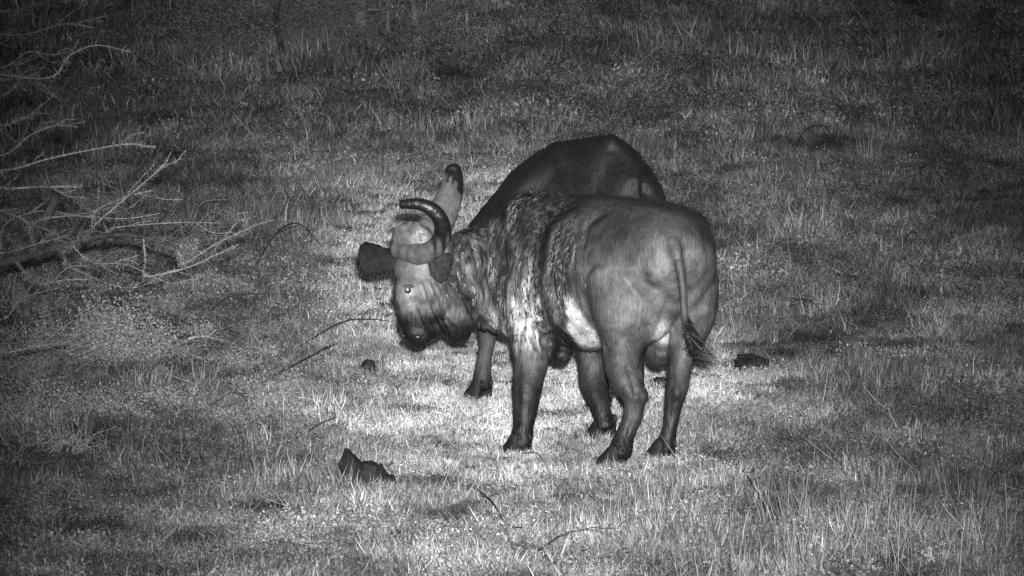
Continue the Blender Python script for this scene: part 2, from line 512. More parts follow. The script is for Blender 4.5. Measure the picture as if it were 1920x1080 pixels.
# ---- shared builder: a body from torso, leg, neck and head stations
def buffalo(spec, label):
    root = empty('buffalo', spec['base'])
    tag(root, label, 'buffalo', 'two buffaloes standing on the grass')
    mb = MB()
    mb.add(*loft(px_stations(spec['torso']), n=64, seg=36, power=spec.get('power', 2.15)))
    for leg in spec['legs']:
        mb.add(*loft(px_stations(leg['st']), ref=leg.get('ref', (0.0, 1, 0)), n=46, seg=22))
    for e in spec['blobs']:
        mb.add(*ellipsoid(P(*e[0]), e[2] if len(e) > 2 else XYZ, e[1]))
    for l in spec.get('lofts', []):
        mb.add(*loft(px_stations(l[0]), ref=l[1], n=30, seg=22))
    me = remeshed(mb, spec.get('voxel', .011), spec.get('smooth', 8))
    nv = len(me.vertices)
    co = np.empty(nv * 3, np.float32); me.vertices.foreach_get('co', co); co = co.reshape(-1, 3).astype(float)
    no = np.empty(nv * 3, np.float32); me.vertices.foreach_get('normal', no); no = no.reshape(-1, 3).astype(float)
    px, py = to_px(co)
    near = np.clip((-no[:, 1] + .25) / .5, 0, 1)      # skin folds are modelled on the flank turned this way
    disp = np.zeros(nv)
    for (line, amp, width) in spec.get('folds', []):
        disp += amp * np.exp(-(seg_dist(px, py, line) / width) ** 2) * near
    disp += (fbm(co[:, 0] * 7 + co[:, 1] * 3, co[:, 2] * 6, 91, 3) - .5) * .022 + (fbm(co[:, 0] * 22 + co[:, 1] * 9, co[:, 2] * 14, 93, 2) - .5) * .007
    co2 = co + no * disp[:, None]
    me.vertices.foreach_set('co', co2.astype(np.float32).ravel())
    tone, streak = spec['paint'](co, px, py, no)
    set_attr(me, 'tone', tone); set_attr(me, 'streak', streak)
    me.materials.clear(); me.materials.append(spec['mat'])
    me.polygons.foreach_set('use_smooth', [True] * len(me.polygons)); me.update()
    body = bpy.data.objects.new('body', me); col.objects.link(body); body.parent = root
    body.matrix_parent_inverse = root.matrix_basis.inverted()
    for leg in spec['legs']:
        hp = leg['hoof']
        claw_hoof(hp, leg['dir'], leg.get('hs', 1.0)).build('hoof', M['hoof'], root)
    return root, body

def G(cx, cy, rx, ry, px, py):
    return np.exp(-(((px - cx) / rx) ** 2 + ((py - cy) / ry) ** 2))

def sm(a, b, x):
    t = np.clip((x - a) / (b - a), 0, 1); return t * t * (3 - 2 * t)

# ================= the near buffalo, rump towards the camera, head turned to the left
FWD = unit([-0.57, 0.82, 0])
def hoofpos(px, py, Y, zoff=0.0):
    q = P(px, py, Y); return np.array([q[0], q[1], q[2] + zoff])

torso = [
    (1272, 505, 29.80, .10, .17), (1266, 497, 29.87, .215, .27), (1250, 490, 30.02, .31, .335), (1220, 492, 30.22, .365, .365),
    (1180, 505, 30.45, .40, .425), (1140, 512, 30.68, .445, .455), (1090, 510, 30.9, .45, .46), (1045, 505, 31.08, .38, .445),
    (1005, 505, 31.22, .27, .425), (955, 513, 31.34, .235, .385), (915, 514, 31.38, .21, .335), (878, 508, 31.32, .175, .265), (845, 500, 31.2, .14, .195)]
hl = dict(st=px_stations and [
    (1190, 470, 30.25, .16, .16), (1182, 530, 30.14, .25, .25), (1174, 590, 30.05, .20, .23), (1168, 640, 30.01, .135, .185), (1166, 675, 29.95, .105, .15),
    (1170, 704, 29.90, .086, .125), (1186, 735, 29.84, .076, .105), (1190, 758, 29.82, .066, .080), (1183, 788, 29.81, .058, .062), (1172, 818, 29.80, .060, .060),
    (1166, 838, 29.79, .070, .070), (1162, 852, 29.78, .070, .070)], hoof=None, dir=(-.75, .66, 0))
hr = dict(st=[
    (1295, 470, 30.25, .13, .17), (1300, 530, 30.2, .145, .24), (1298, 590, 30.18, .125, .22), (1285, 640, 30.16, .095, .17), (1276, 680, 30.12, .074, .135),
    (1272, 712, 30.07, .066, .11), (1268, 738, 30.02, .062, .092), (1263, 765, 30.01, .052, .064), (1255, 800, 30.0, .046, .055),
    (1250, 826, 30.0, .056, .062), (1246, 845, 30.0, .060, .064)], hoof=None, dir=(-.57, .82, 0))
fl = dict(st=[
    (1000, 480, 31.0, .13, .20), (990, 540, 30.92, .15, .20), (992, 595, 30.86, .135, .17), (995, 640, 30.82, .118, .135), (995, 685, 30.76, .098, .105),
    (988, 730, 30.70, .085, .085), (985, 765, 30.67, .072, .072), (981, 800, 30.65, .060, .062), (978, 825, 30.64, .066, .068), (976, 838, 30.64, .066, .066)],
    hoof=None, dir=(-.45, .89, 0))
fr = dict(st=[
    (1075, 560, 31.35, .10, .16), (1100, 630, 31.25, .09, .13), (1109, 680, 31.16, .080, .10), (1112, 725, 31.10, .078, .085), (1122, 755, 31.02, .062, .066),
    (1130, 785, 30.98, .056, .058), (1134, 802, 30.97, .066, .066)], hoof=None, dir=(-.57, .82, 0))
hl['hoof'] = hoofpos(1158, 876, 29.77); hr['hoof'] = hoofpos(1245, 866, 29.98)
fl['hoof'] = hoofpos(976, 853, 30.62); fr['hoof'] = hoofpos(1136, 817, 30.98); fr['hs'] = .95

YAW = R(40)
HF = unit([-math.cos(YAW), -math.sin(YAW), 0])          # where the forehead faces
HR = np.array([HF[1], -HF[0], 0.0]) * 1.0               # the animal's right
HR = unit(np.cross(HF, [0, 0, 1]))
UPZ = np.array([0, 0, 1.0])
head_ax = (unit(HR), unit(HF), UPZ)
blobs = [
    ((812, 470, 31.10), (.135, .135, .11), head_ax),      # poll
    ((789, 500, 31.05), (.165, .165, .145), head_ax),      # forehead
    ((786, 545, 31.01), (.145, .155, .15), head_ax),      # brow and eyes
    ((822, 560, 31.05), (.120, .170, .15), head_ax),      # cheek
    ((856, 594, 31.06), (.105, .115, .14), head_ax),      # jaw
    ((783, 592, 30.97), (.112, .120, .15), head_ax),      # nose bridge
    ((786, 622, 30.96), (.100, .092, .090), head_ax),     # muzzle
    ((808, 612, 31.00), (.08, .08, .08), head_ax),      # chin
    ((775, 622, 30.93), (.075, .065, .065), head_ax),      # nose pad
    ((860, 622, 31.1), (.06, .09, .06), head_ax),         # throat
    ((1052, 662, 30.78), (.065, .11, .065)),              # sheath
    ((1236, 662, 30.22), (.085, .085, .085)),             # scrotum
    ((1240, 640, 30.22), (.055, .06, .10)),
    ((1238, 496, 29.86), (.12, .12, .13)), ((1302, 496, 30.0), (.10, .12, .12)),     # pin bones
    ((1120, 432, 30.34), (.11, .12, .09)), ((1300, 425, 30.42), (.10, .12, .09)),      # hip bones
    ((975, 560, 30.98), (.15, .15, .26)), ((1000, 430, 31.15), (.19, .2, .22)),         # shoulder
    ((1085, 590, 30.52), (.13, .16, .15)),                                             # fold of the flank
    ((1205, 545, 30.08), (.22, .23, .32)), ((1150, 520, 30.24), (.2, .2, .28)), ((1310, 560, 30.16), (.115, .2, .24)),       # buttocks
    ((1203, 743, 29.79), (.040, .06, .050)), ((1198, 718, 29.86), (.03, .05, .08)),                                            # point of hock
    ((1268, 735, 29.96), (.04, .06, .05)),
]
folds = [
    ([(872, 490), (884, 530), (912, 582), (948, 622)], .014, 9), ([(852, 470), (862, 530), (885, 585), (915, 615)], -.018, 6),
    ([(885, 455), (905, 530), (938, 600)], -.016, 6), ([(838, 460), (850, 520), (868, 575)], .010, 7),
    ([(790, 535), (805, 580), (830, 625)], .012, 5), ([(803, 530), (822, 580), (845, 622)], .011, 5), ([(818, 540), (840, 590), (862, 615)], .009, 5),
    ([(797, 533), (813, 580), (838, 624)], -.012, 4), ([(780, 560), (795, 600), (815, 632)], -.010, 4),
    ([(1075, 372), (1020, 412), (1003, 470), (998, 530), (1012, 590), (1030, 635)], -.042, 15),
    ([(1130, 400), (1100, 420), (1092, 460)], -.018, 7), ([(1093, 560), (1110, 610), (1135, 660)], -.020, 8),
    ([(1288, 470), (1290, 540), (1280, 600)], -.022, 8), ([(1253, 560), (1240, 600), (1222, 640)], -.010, 8),
    ([(990, 600), (1002, 640), (1020, 670)], -.014, 5), ([(1178, 690), (1186, 715), (1192, 735)], -.022, 6),
    ([(1105, 515), (1160, 505), (1215, 498)], .006, 10), ([(1192, 745), (1186, 785), (1176, 815)], -.008, 5), ([(973, 690), (970, 750), (970, 795)], -.009, 6), ([(985, 728), (986, 742)], .012, 15), ([(1112, 722), (1114, 735)], .010, 12), ([(1262, 700), (1258, 740), (1256, 780)], -.008, 5), ([(958, 480), (940, 540), (935, 600)], -.016, 9),
]
def paint_near(co, px, py, no):
    n1 = fbm(co[:, 0] * 9 + 3, co[:, 2] * 9, 11, 4); n2 = fbm(co[:, 0] * 30, co[:, 2] * 30 + co[:, 1] * 20, 23, 3)
    t = np.full(len(px), .072)
    fore = 1 - sm(1010, 1100, px)                               # shoulder and neck carry rubbed, streaky hair
    t = t * (1 - .38 * fore)
    wob = (n1 - .5) * 60
    t += .30 * G(985, 575, 30, 62, px + wob * .4, py) * (.5 + n2)     # bare skin behind the elbow
    t += .08 * G(1000, 625, 26, 40, px, py)
    tri = sm(0, 14, (px - 1055) - (py - 555) * .05 + wob * .35) * sm(0, 12, 658 - py) * sm(0, 10, (1078 + (py - 560) * .58) - px) * sm(545, 580, py + wob * .3) * sm(-4, 8, 607 + (px - 1045) * .95 - py + wob * .2)
    t = t * (1 - tri) + .58 * tri                                # pale bare flank
    t += 0.09 * G(1237, 492, 26, 24, px, py) + .05 * G(1300, 490, 14, 20, px, py)  # highlights on the pin bones, painted into the tone
    t += .04 * G(1190, 550, 70, 70, px, py)
    gro = sm(0, 12, 650 - py) * sm(590, 618, py) * G(1244, 628, 18, 40, px, py)
    t += .3 * gro
    t -= .04 * G(1170, 435, 85, 38, px, py)
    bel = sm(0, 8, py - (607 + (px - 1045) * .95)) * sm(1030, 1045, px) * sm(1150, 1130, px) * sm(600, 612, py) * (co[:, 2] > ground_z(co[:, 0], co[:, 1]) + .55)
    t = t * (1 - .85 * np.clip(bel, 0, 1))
    dors = 1 - sm(5, 26, py - np.interp(px, [850, 940, 1000, 1060, 1150, 1240, 1300, 1350], [440, 393, 366, 350, 358, 376, 402, 470]))
    t = t * (1 - .65 * dors)                                     # darker along the upper outline of the back
    band = np.exp(-(seg_dist(px + wob * .25, py, [(1105, 366), (1050, 392), (1018, 440), (1006, 510), (1016, 580), (1042, 635)]) / 15) ** 2)      # groove shade painted dark along the edge of the ribs, with black hair
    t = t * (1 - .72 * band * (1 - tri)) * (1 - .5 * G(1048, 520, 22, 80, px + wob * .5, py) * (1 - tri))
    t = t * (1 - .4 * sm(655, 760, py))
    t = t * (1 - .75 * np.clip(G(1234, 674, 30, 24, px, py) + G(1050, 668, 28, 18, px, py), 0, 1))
    # head
    hd = (px < 865) & (py > 425) & (py < 665)
    face = .095 + .10 * G(760, 560, 16, 26, px, py) + .05 * G(790, 510, 30, 25, px, py) + .30 * G(767, 547, 6, 9, px, py) + .16 * G(770, 574, 7, 12, px, py)  # bright spots at the eye are a highlight painted on the skin
    face = face * (1 - .6 * sm(820, 860, px + wob * .3))
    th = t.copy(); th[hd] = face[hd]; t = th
    muz = sm(552, 604, py + (px - 790) * .15 + wob * .9) * (px < 835) * hd
    t = t * (1 - muz) + .006 * muz
    jaw = sm(582, 618, py - (px - 850) * .05 + wob * .3) * (px > 815) * (px < 905)
    t = t * (1 - jaw) + .005 * jaw
    crest = np.exp(-(seg_dist(px, py, [(868, 462), (880, 520), (910, 580), (948, 622)]) / 7) ** 2)      # highlights painted along the crests of the neck and cheek folds
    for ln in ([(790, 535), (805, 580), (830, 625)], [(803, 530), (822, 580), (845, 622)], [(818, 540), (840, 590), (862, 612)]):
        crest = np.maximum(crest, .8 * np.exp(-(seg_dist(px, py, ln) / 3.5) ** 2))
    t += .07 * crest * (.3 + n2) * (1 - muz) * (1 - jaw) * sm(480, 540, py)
    st = np.clip(fore * 1.0 + .5 * (1 - sm(1040, 1160, px)), 0, 1) * (1 - sm(640, 700, py)) * (1 - .8 * tri)
    st = np.where(hd, .55 * sm(785, 810, px) * (1 - muz), st) * (1 - jaw)
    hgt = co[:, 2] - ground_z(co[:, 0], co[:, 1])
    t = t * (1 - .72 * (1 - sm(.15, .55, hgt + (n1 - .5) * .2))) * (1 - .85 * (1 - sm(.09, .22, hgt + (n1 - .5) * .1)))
    t = t * np.where(hd, 1.0, .55 + .9 * n1) * (.8 + .4 * n2)
    t += .05 * G(1110, 512, 22, 14, px, py) * n2 * 1.6 + .03 * G(1160, 505, 60, 6, px, py)
    return np.clip(t, .008, .6), np.clip(st, 0, 1)

tail_root = [(1218, 402, 30.10, .05, .05), (1245, 424, 29.90, .046, .05), (1264, 458, 29.76, .038, .045), (1275, 500, 29.72, .03, .036), (1279, 540, 29.74, .02, .025)]
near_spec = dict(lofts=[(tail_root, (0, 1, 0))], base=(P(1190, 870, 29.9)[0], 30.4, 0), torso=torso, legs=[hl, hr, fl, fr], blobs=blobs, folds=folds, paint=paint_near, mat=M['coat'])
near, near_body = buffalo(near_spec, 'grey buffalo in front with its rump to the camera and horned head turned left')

# horns and boss
make_horn([(748, 466, 31.06, .060, .062), (770, 474, 30.95, .064, .064), (793, 476, 30.87, .062, .062), (816, 464, 30.80, .058, .058), (829, 440, 30.74, .052, .052), (827, 414, 30.69, .046, .046), (812, 394, 30.67, .042, .042),
           (786, 383, 30.67, .036, .036), (752, 383, 30.69, .026, .027)], 'horn', near, .40, light=.10, ridge=.0035)
fh = make_horn([(785, 456, 31.04, .09, .09), (812, 432, 31.14, .102, .09), (828, 404, 31.23, .092, .085), (841, 374, 31.30, .080, .075), (849, 346, 31.35, .064, .060),
           (851, 326, 31.38, .053, .050), (848, 314, 31.39, .046, .044)], 'horn', near, .62, light=.13, ridge=.0022)
fc = np.array([q.co for q in fh.data.vertices]); fx, fy = to_px(fc); fj = (vnoise(fc[:, 0] * 60, fc[:, 2] * 12, 8) - .5) * 22
fk = np.maximum(sm(-3, 4, ((fx - 838 + fj) * 47 - (fy - 325) * 20) / 51), sm(334, 322, fy + fj * .6))
fh.data.attributes['tone'].data.foreach_set('value', (.12 * (1 - fk) + .008 * fk).astype(np.float32))
boss = mesh_obj('horn_boss', *ellipsoid(P(775, 448, 31.02), (HR, HF, UPZ), (.145, .10, .105), 28, 18), M['horn'], near)
bco = np.array([v.co for v in boss.data.vertices])
bn = bco - bco.mean(0); bn /= np.linalg.norm(bn, axis=1, keepdims=True) + 1e-9
bco2 = bco + bn * ((fbm(bco[:, 0] * 18, bco[:, 2] * 22 + bco[:, 1] * 14, 6, 3) - .5) * .06)[:, None]
boss.data.vertices.foreach_set('co', bco2.astype(np.float32).ravel()); boss.data.update(); set_attr(boss.data, 'tone', (.04 + .20 * fbm(bco[:, 0] * 30, bco[:, 2] * 30 + bco[:, 1] * 20, 4)))
# ears
mesh_obj('ear', *ear_mesh(P(752, 487, 31.14), P(668, 480, 31.20), (-.2, -1, -.25), .225), M['ear'], near)
mesh_obj('ear', *ear_mesh(P(832, 474, 30.90), P(822, 528, 30.84), (-.30, -.95, .05), .145, cup=.35, disc=True), M['ear_in'], near)
# eyes, nostrils
eb = P(765, 545, 30.92)
e = mesh_obj('eye', *ellipsoid(P(765, 545, 30.87), XYZ, (.019, .02, .017)), M['eye'], near)
mesh_obj('eye_glint', *ellipsoid(P(764, 543, 30.851), XYZ, (.008, .005, .008)), M['eyeshine'], e)  # pale disc added as the glint in the eye
mesh_obj('eyelid', *ellipsoid(P(766, 537, 30.87), XYZ, (.034, .028, .011)), M['lid'], e)
mesh_obj('eye', *ellipsoid(P(744, 548, 31.06), XYZ, (.024, .024, .024)), M['eye'], near)
mesh_obj('nostril', *ellipsoid(P(783, 632, 30.868), XYZ, (.022, .010, .012)), M['nostril'], near)
mesh_obj('nostril', *ellipsoid(P(756, 630, 30.90), XYZ, (.014, .010, .012)), M['nostril'], near)

# tail
def make_tail(rows, parent, tuft, mat_attr=True):
    v, f = loft(px_stations(rows), ref=(0, 1, 0), n=50, seg=14)
    o = mesh_obj('tail', v, f, M['coat'], parent)
    set_attr(o.data, 'tone', np.full(len(o.data.vertices), tuft['skin'])); set_attr(o.data, 'streak', np.full(len(o.data.vertices), .2))
    r = np.random.default_rng(3)
    V = []; F = []; T = []
    for k in range(tuft['n']):
        u = r.uniform(0, 1); p = catmull(np.array(px_stations(rows))[:, :3], 40)[int(39 * (tuft['from'] + (1 - tuft['from']) * u))]
        end = P(*(np.array(tuft['tip']) + r.normal(0, 1, 3) * np.array(tuft['spread'])))
        end = p + (end - p) * (.3 + .7 * r.uniform() ** 2)
        mid = (p + end) / 2 + r.normal(0, .014, 3) + np.array([-.02, 0, -.025])
        W = .0018
        s = unit(r.normal(0, 1, 3)) * W
        b = len(V)
        V += [p - s, p + s, mid - s, mid + s, end]; F += [(b, b + 1, b + 3, b + 2), (b + 2, b + 3, b + 4)]
        T += [.008, .008, .010, .010, tuft['pale'] if r.uniform() < .3 else .01]
    h = mesh_obj('tail_tuft', V, F, M['hair'], o); set_attr(h.data, 'tone', T); tag(h, kind='stuff')
    return o
make_tail([(1262, 452, 29.79, .030, .034), (1275, 500, 29.70, .027, .030), (1281, 550, 29.68, .024, .025), (1284, 595, 29.66, .021, .022),
           (1291, 630, 29.63, .020, .020), (1303, 658, 29.58, .016, .016)], near,
          dict(n=620, tip=(1352, 690, 29.46), spread=(9, 7, .04), skin=.05, pale=.25, **{'from': .55}))

def near_mask(ce, no):
    px, py = to_px(ce)
    m = np.clip((1100 - px) / 100, 0, 1) * (py < 640) * (.25 + .75 * sm(880, 950, px)) * (1 - G(985, 585, 26, 50, px, py) * .7)
    m = m * (1 - .97 * ((px < 835) & (py > 425) & (py < 660)))
    m = m * np.where((px < 905) & (py > 565), .02, 1.0)
    tri = (px > 1055) & (px < 1130) & (py > 560) & (py < 660)
    return np.where(tri, m * .05, m) + 1e-6
def near_tone(ce):
    px, py = to_px(ce)
    n = fbm(ce[:, 0] * 26, ce[:, 2] * 7, 31, 2)
    band = np.exp(-(seg_dist(px, py, [(1105, 366), (1050, 392), (1018, 440), (1006, 510), (1016, 580), (1042, 635)]) / 18) ** 2)  # painted groove shade carried onto the hair locks
    return (.04 + .24 * sm(.46, .66, n)) * (1 - .85 * band)
hair_coat(near_body, 'coat_hair', near, M['hair'], 7000, near_mask, .034, near_tone, flow=(.15, -.1, -1.0))

def fuzz_mask(ce, no):
    px, py = to_px(ce); return (py < 800) * (1 - .9 * ((px < 840) & (py < 570) & (py > 420))) * np.where(no[:, 2] > .3, 2.0, 1.0) + 1e-6
hair_coat(near_body, 'coat_fuzz', near, M['hair'], 60000, fuzz_mask, .013, lambda ce: np.full(len(ce), .02), flow=(.1, -.1, -.6), lift=1.3, width=.0006, seed=4)  # sparse dark hairs added to darken the rims of the body

# ================= the far buffalo, black, mostly hidden behind the first
torso2 = [
    (1194, 408, 32.17, .12, .20), (1190, 402, 32.24, .20, .31), (1178, 405, 32.38, .26, .425), (1150, 408, 32.55, .32, .515), (1110, 421, 32.75, .375, .545),
    (1068, 431, 32.95, .40, .55), (1030, 446, 33.10, .34, .518), (992, 470, 33.2, .26, .45), (948, 491, 33.24, .20, .38), (908, 508, 33.2, .17, .325), (880, 522, 33.1, .14, .26)]
def leg_rows(rows): return [(a, b, c, d, e_) for (a, b, c, d, e_) in rows]
def far_leg(hx, hy, hind, top):
    """Leg standing on the ground pixel (hx, hy) that reaches up to top (px, py, Y)."""
    g = on_ground(hx, hy); Y = g[1]; s = 305.0
    if hind:
        prof = ((0, .085, .07, .0), (.08, .065, .064, 0), (.20, .05, .055, 0), (.36, .052, .06, -.02), (.50, .066, .092, -.08), (.62, .08, .125, -.02), (.80, .14, .19, .06))
    else:
        prof = ((0, .085, .066, 0), (.08, .066, .066, 0), (.20, .050, .054, .0), (.34, .054, .056, .0), (.46, .070, .072, 0), (.62, .074, .085, .02), (.78, .095, .13, .04))
    rows = []
    for (z, a, b, off) in prof[1:]:
        q = P(hx, hy, Y); k = z / .8
        rows.append((hx + (top[0] - hx) * k ** 1.6 * .55, hy - z * s * 1.0 - 0, Y + off, a, b))
    rows.append((top[0], top[1], top[2], rows[-1][3] * 1.25, rows[-1][4] * 1.2))
    return dict(st=rows[::-1], hoof=g, dir=(-.57, .82, 0))
legs2 = [far_leg(903, 750, False, (960, 540, 33.05)), far_leg(992, 738, False, (1010, 520, 33.4)), far_leg(1128, 775, True, (1140, 480, 32.5)), far_leg(1192, 768, True, (1200, 470, 32.55))]
H2 = (-.75, .2)
hx2 = (np.array([.26, .966, 0]), unit([-.966, .26, 0]), UPZ)
blobs2 = [((885, 545, 33.0), (.14, .14, .13), hx2), ((878, 570, 32.98), (.12, .14, .13), hx2), ((874, 592, 32.95), (.095, .10, .07), hx2),
          
          ((1146, 272, 32.53), (.06, .12, .068)), ((1050, 288, 32.98), (.11, .16, .075)), ((1155, 430, 32.3), (.14, .16, .26))]
def paint_far(co, px, py, no):
    n1 = fbm(co[:, 0] * 7 + 3, co[:, 2] * 7, 41, 4)
    t = np.full(len(px), .015) * (.5 + 1.0 * n1)
    t += .03 * G(985, 350, 40, 16, px + (py - 350) * 1.0, py)
    t += .035 * sm(600, 640, py) * (px < 960)
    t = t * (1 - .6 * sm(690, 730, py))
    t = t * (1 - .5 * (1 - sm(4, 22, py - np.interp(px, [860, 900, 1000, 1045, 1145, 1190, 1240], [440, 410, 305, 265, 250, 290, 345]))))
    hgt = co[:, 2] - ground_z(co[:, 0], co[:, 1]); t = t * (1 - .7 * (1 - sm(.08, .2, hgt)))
    return np.clip(t, .008, .2), np.full(len(px), .25)
folds2 = [([(1215, 295), (1208, 320), (1207, 360)], -.03, 7), ([(1050, 300), (1000, 340), (930, 410)], .016, 12), ([(1040, 325), (990, 365), (940, 410)], -.016, 10),
          ([(1120, 290), (1150, 320), (1180, 335)], .010, 10)]
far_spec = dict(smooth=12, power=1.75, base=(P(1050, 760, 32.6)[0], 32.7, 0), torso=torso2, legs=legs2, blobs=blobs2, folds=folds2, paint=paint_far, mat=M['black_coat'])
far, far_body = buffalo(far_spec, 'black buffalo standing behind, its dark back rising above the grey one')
make_horn([(880, 530, 33.0, .075, .07), (905, 528, 32.85, .07, .06), (930, 512, 32.7, .055, .05), (935, 490, 32.66, .045, .045), (920, 475, 32.68, .03, .03)], 'horn', far, .5)
make_horn([(874, 530, 33.1, .075, .07), (868, 528, 33.3, .07, .06), (866, 515, 33.45, .055, .05), (874, 495, 33.5, .045, .045), (886, 485, 33.48, .03, .03)], 'horn', far, .5)
mesh_obj('ear', *ear_mesh(P(890, 545, 32.92), P(905, 560, 32.68), (-.5, -.3, .7), .18), M['ear'], far)
mesh_obj('ear', *ear_mesh(P(885, 545, 33.15), P(884, 556, 33.4), (-.5, .3, .7), .18), M['ear'], far)
for yy, xx in ((32.88, 868), (33.1, 864)):
    mesh_obj('eye', *ellipsoid(P(xx, 560, yy), XYZ, (.024, .024, .024)), M['eye'], far)
make_tail([(1208, 385, 32.3, .03, .03), (1210, 400, 32.12, .028, .028), (1211, 430, 32.06, .028, .028), (1212, 480, 31.98, .022, .022), (1212, 540, 31.98, .018, .018)], far,
          dict(n=160, tip=(1212, 600, 31.95), spread=(6, 12, .03), skin=.03, pale=.05, **{'from': .75}))
def far_mask(ce, no):
    px, py = to_px(ce); return (py < 600) * 1.0 + 1e-6
hair_coat(far_body, 'coat_hair', far, M['hair'], 6000, far_mask, .03, lambda ce: np.full(len(ce), .015), flow=(.2, -.1, -1.0))

# ------------------------------------------------------------------ grass cover (instances of a few tufts)
def blade(mb, base, azim, length, lean, curl, width, r, segs=3, drift=0.0):
    """One bent grass blade."""
    d = np.array([math.cos(azim), math.sin(azim), 0]); s = np.array([-d[1], d[0], 0])
    tw = r.uniform(-1, 1); s = unit(s + d * tw)
    p = np.array(base, float); el = math.pi / 2 - lean
    L = length / segs; n0 = len(mb.v); V = []
    for k in range(segs + 1):
        w = width * (1 - (k / segs) ** 1.5) + .0003
        V += [p - s * w, p + s * w] if k < segs else [p]
        e = el - curl * (k / segs)
        if drift: azim += r.normal(0, drift); d = np.array([math.cos(azim), math.sin(azim), 0])
        p = p + (d * math.cos(e) + np.array([0, 0, 1]) * math.sin(e)) * L
    F = [(2 * k, 2 * k + 1, 2 * k + 3, 2 * k + 2) for k in range(segs - 1)] + [(2 * segs - 2, 2 * segs - 1, 2 * segs)]
    mb.add(V, F)

tuft_col = bpy.data.collections.new('grass_sources')
def tuft_source(name, n, rad, hmin, hmax, lean, curl, width, seed, drift=0.0):
    r = np.random.default_rng(seed); mb = MB()
    for k in range(n):
        a = r.uniform(0, 6.283); q = rad * math.sqrt(r.uniform())
        L = r.uniform(hmin, hmax)
        blade(mb, (q * math.cos(a), q * math.sin(a), -.01), a + r.normal(0, 1.0), L, min(1.55, lean + r.normal(0, .35)), r.uniform(-.6, 1) * curl, width * r.uniform(.6, 1.4), r, 3, drift)
    me = bpy.data.meshes.new(name); me.from_pydata(mb.v, [], mb.f); me.materials.append(M['grass']); me.update()
    o = bpy.data.objects.new(name, me); tuft_col.objects.link(o)
for k in range(6): tuft_source('a_tuft%02d' % k, 70, .09, .025, .075, .95, 2.2, .0021, 100 + k, .7)      # 0-5 short, scruffy
for k in range(4): tuft_source('b_tuft%02d' % k, 40, .070, .06, .14, .6, 1.8, .0021, 200 + k, .35)       # 6-9 knee-high
for k in range(3): tuft_source('c_tuft%02d' % k, 44, .13, .04, .12, 1.3, 1.0, .0022, 300 + k, .8)        # 10-12 flattened litter

def weed_source(name, n, rad, h, leaf, seed):
    r = np.random.default_rng(seed); mb = MB()
    for k in range(n):
        a = r.uniform(0, 6.283); q = rad * math.sqrt(r.uniform()); z = h * r.uniform(.05, 1) * (1 - .6 * (q / rad) ** 2)
        c = np.array([q * math.cos(a), q * math.sin(a), z]); d = unit(r.normal(0, 1, 3) + np.array([0, 0, .3])); s_ = unit(np.cross(d, r.normal(0, 1, 3))); L = leaf * r.uniform(.5, 1.5)
        mb.add([c, c + d * L * .5 + s_ * L * .3, c + d * L, c + d * L * .5 - s_ * L * .3], [(0, 1, 2, 3)])
        if k % 5 == 0: blade(mb, (c[0] * .4, c[1] * .4, 0), a, z * 1.3 + .02, .4, .6, .0014, r)
    me = bpy.data.meshes.new(name); me.from_pydata(mb.v, [], mb.f); me.materials.append(M['grass']); me.update()
    tuft_col.objects.link(bpy.data.objects.new(name, me))
def straw_source(name, n, seed):
    r = np.random.default_rng(seed); mb = MB()
    for k in range(n):
        a = r.uniform(0, 6.283); c = np.array([r.normal(0, .05), r.normal(0, .05), r.uniform(.005, .03)])
        blade(mb, c, a, r.uniform(.12, .30), r.uniform(1.0, 1.5), r.normal(0, .3), .0016, r)
    me = bpy.data.meshes.new(name); me.from_pydata(mb.v, [], mb.f); me.materials.append(M['grass']); me.update()
    tuft_col.objects.link(bpy.data.objects.new(name, me))
for k in range(3): straw_source('e_straw%02d' % k, 7, 500 + k)                                       # 17-19 dry stalks lying about
for k in range(4): weed_source('d_weed%02d' % k, 130, .08, .07, .0115, 400 + k)                      # 13-16 small leafy weeds

def pixel_of(x, y, z):
    return to_px(np.stack([x, y, z], 1))

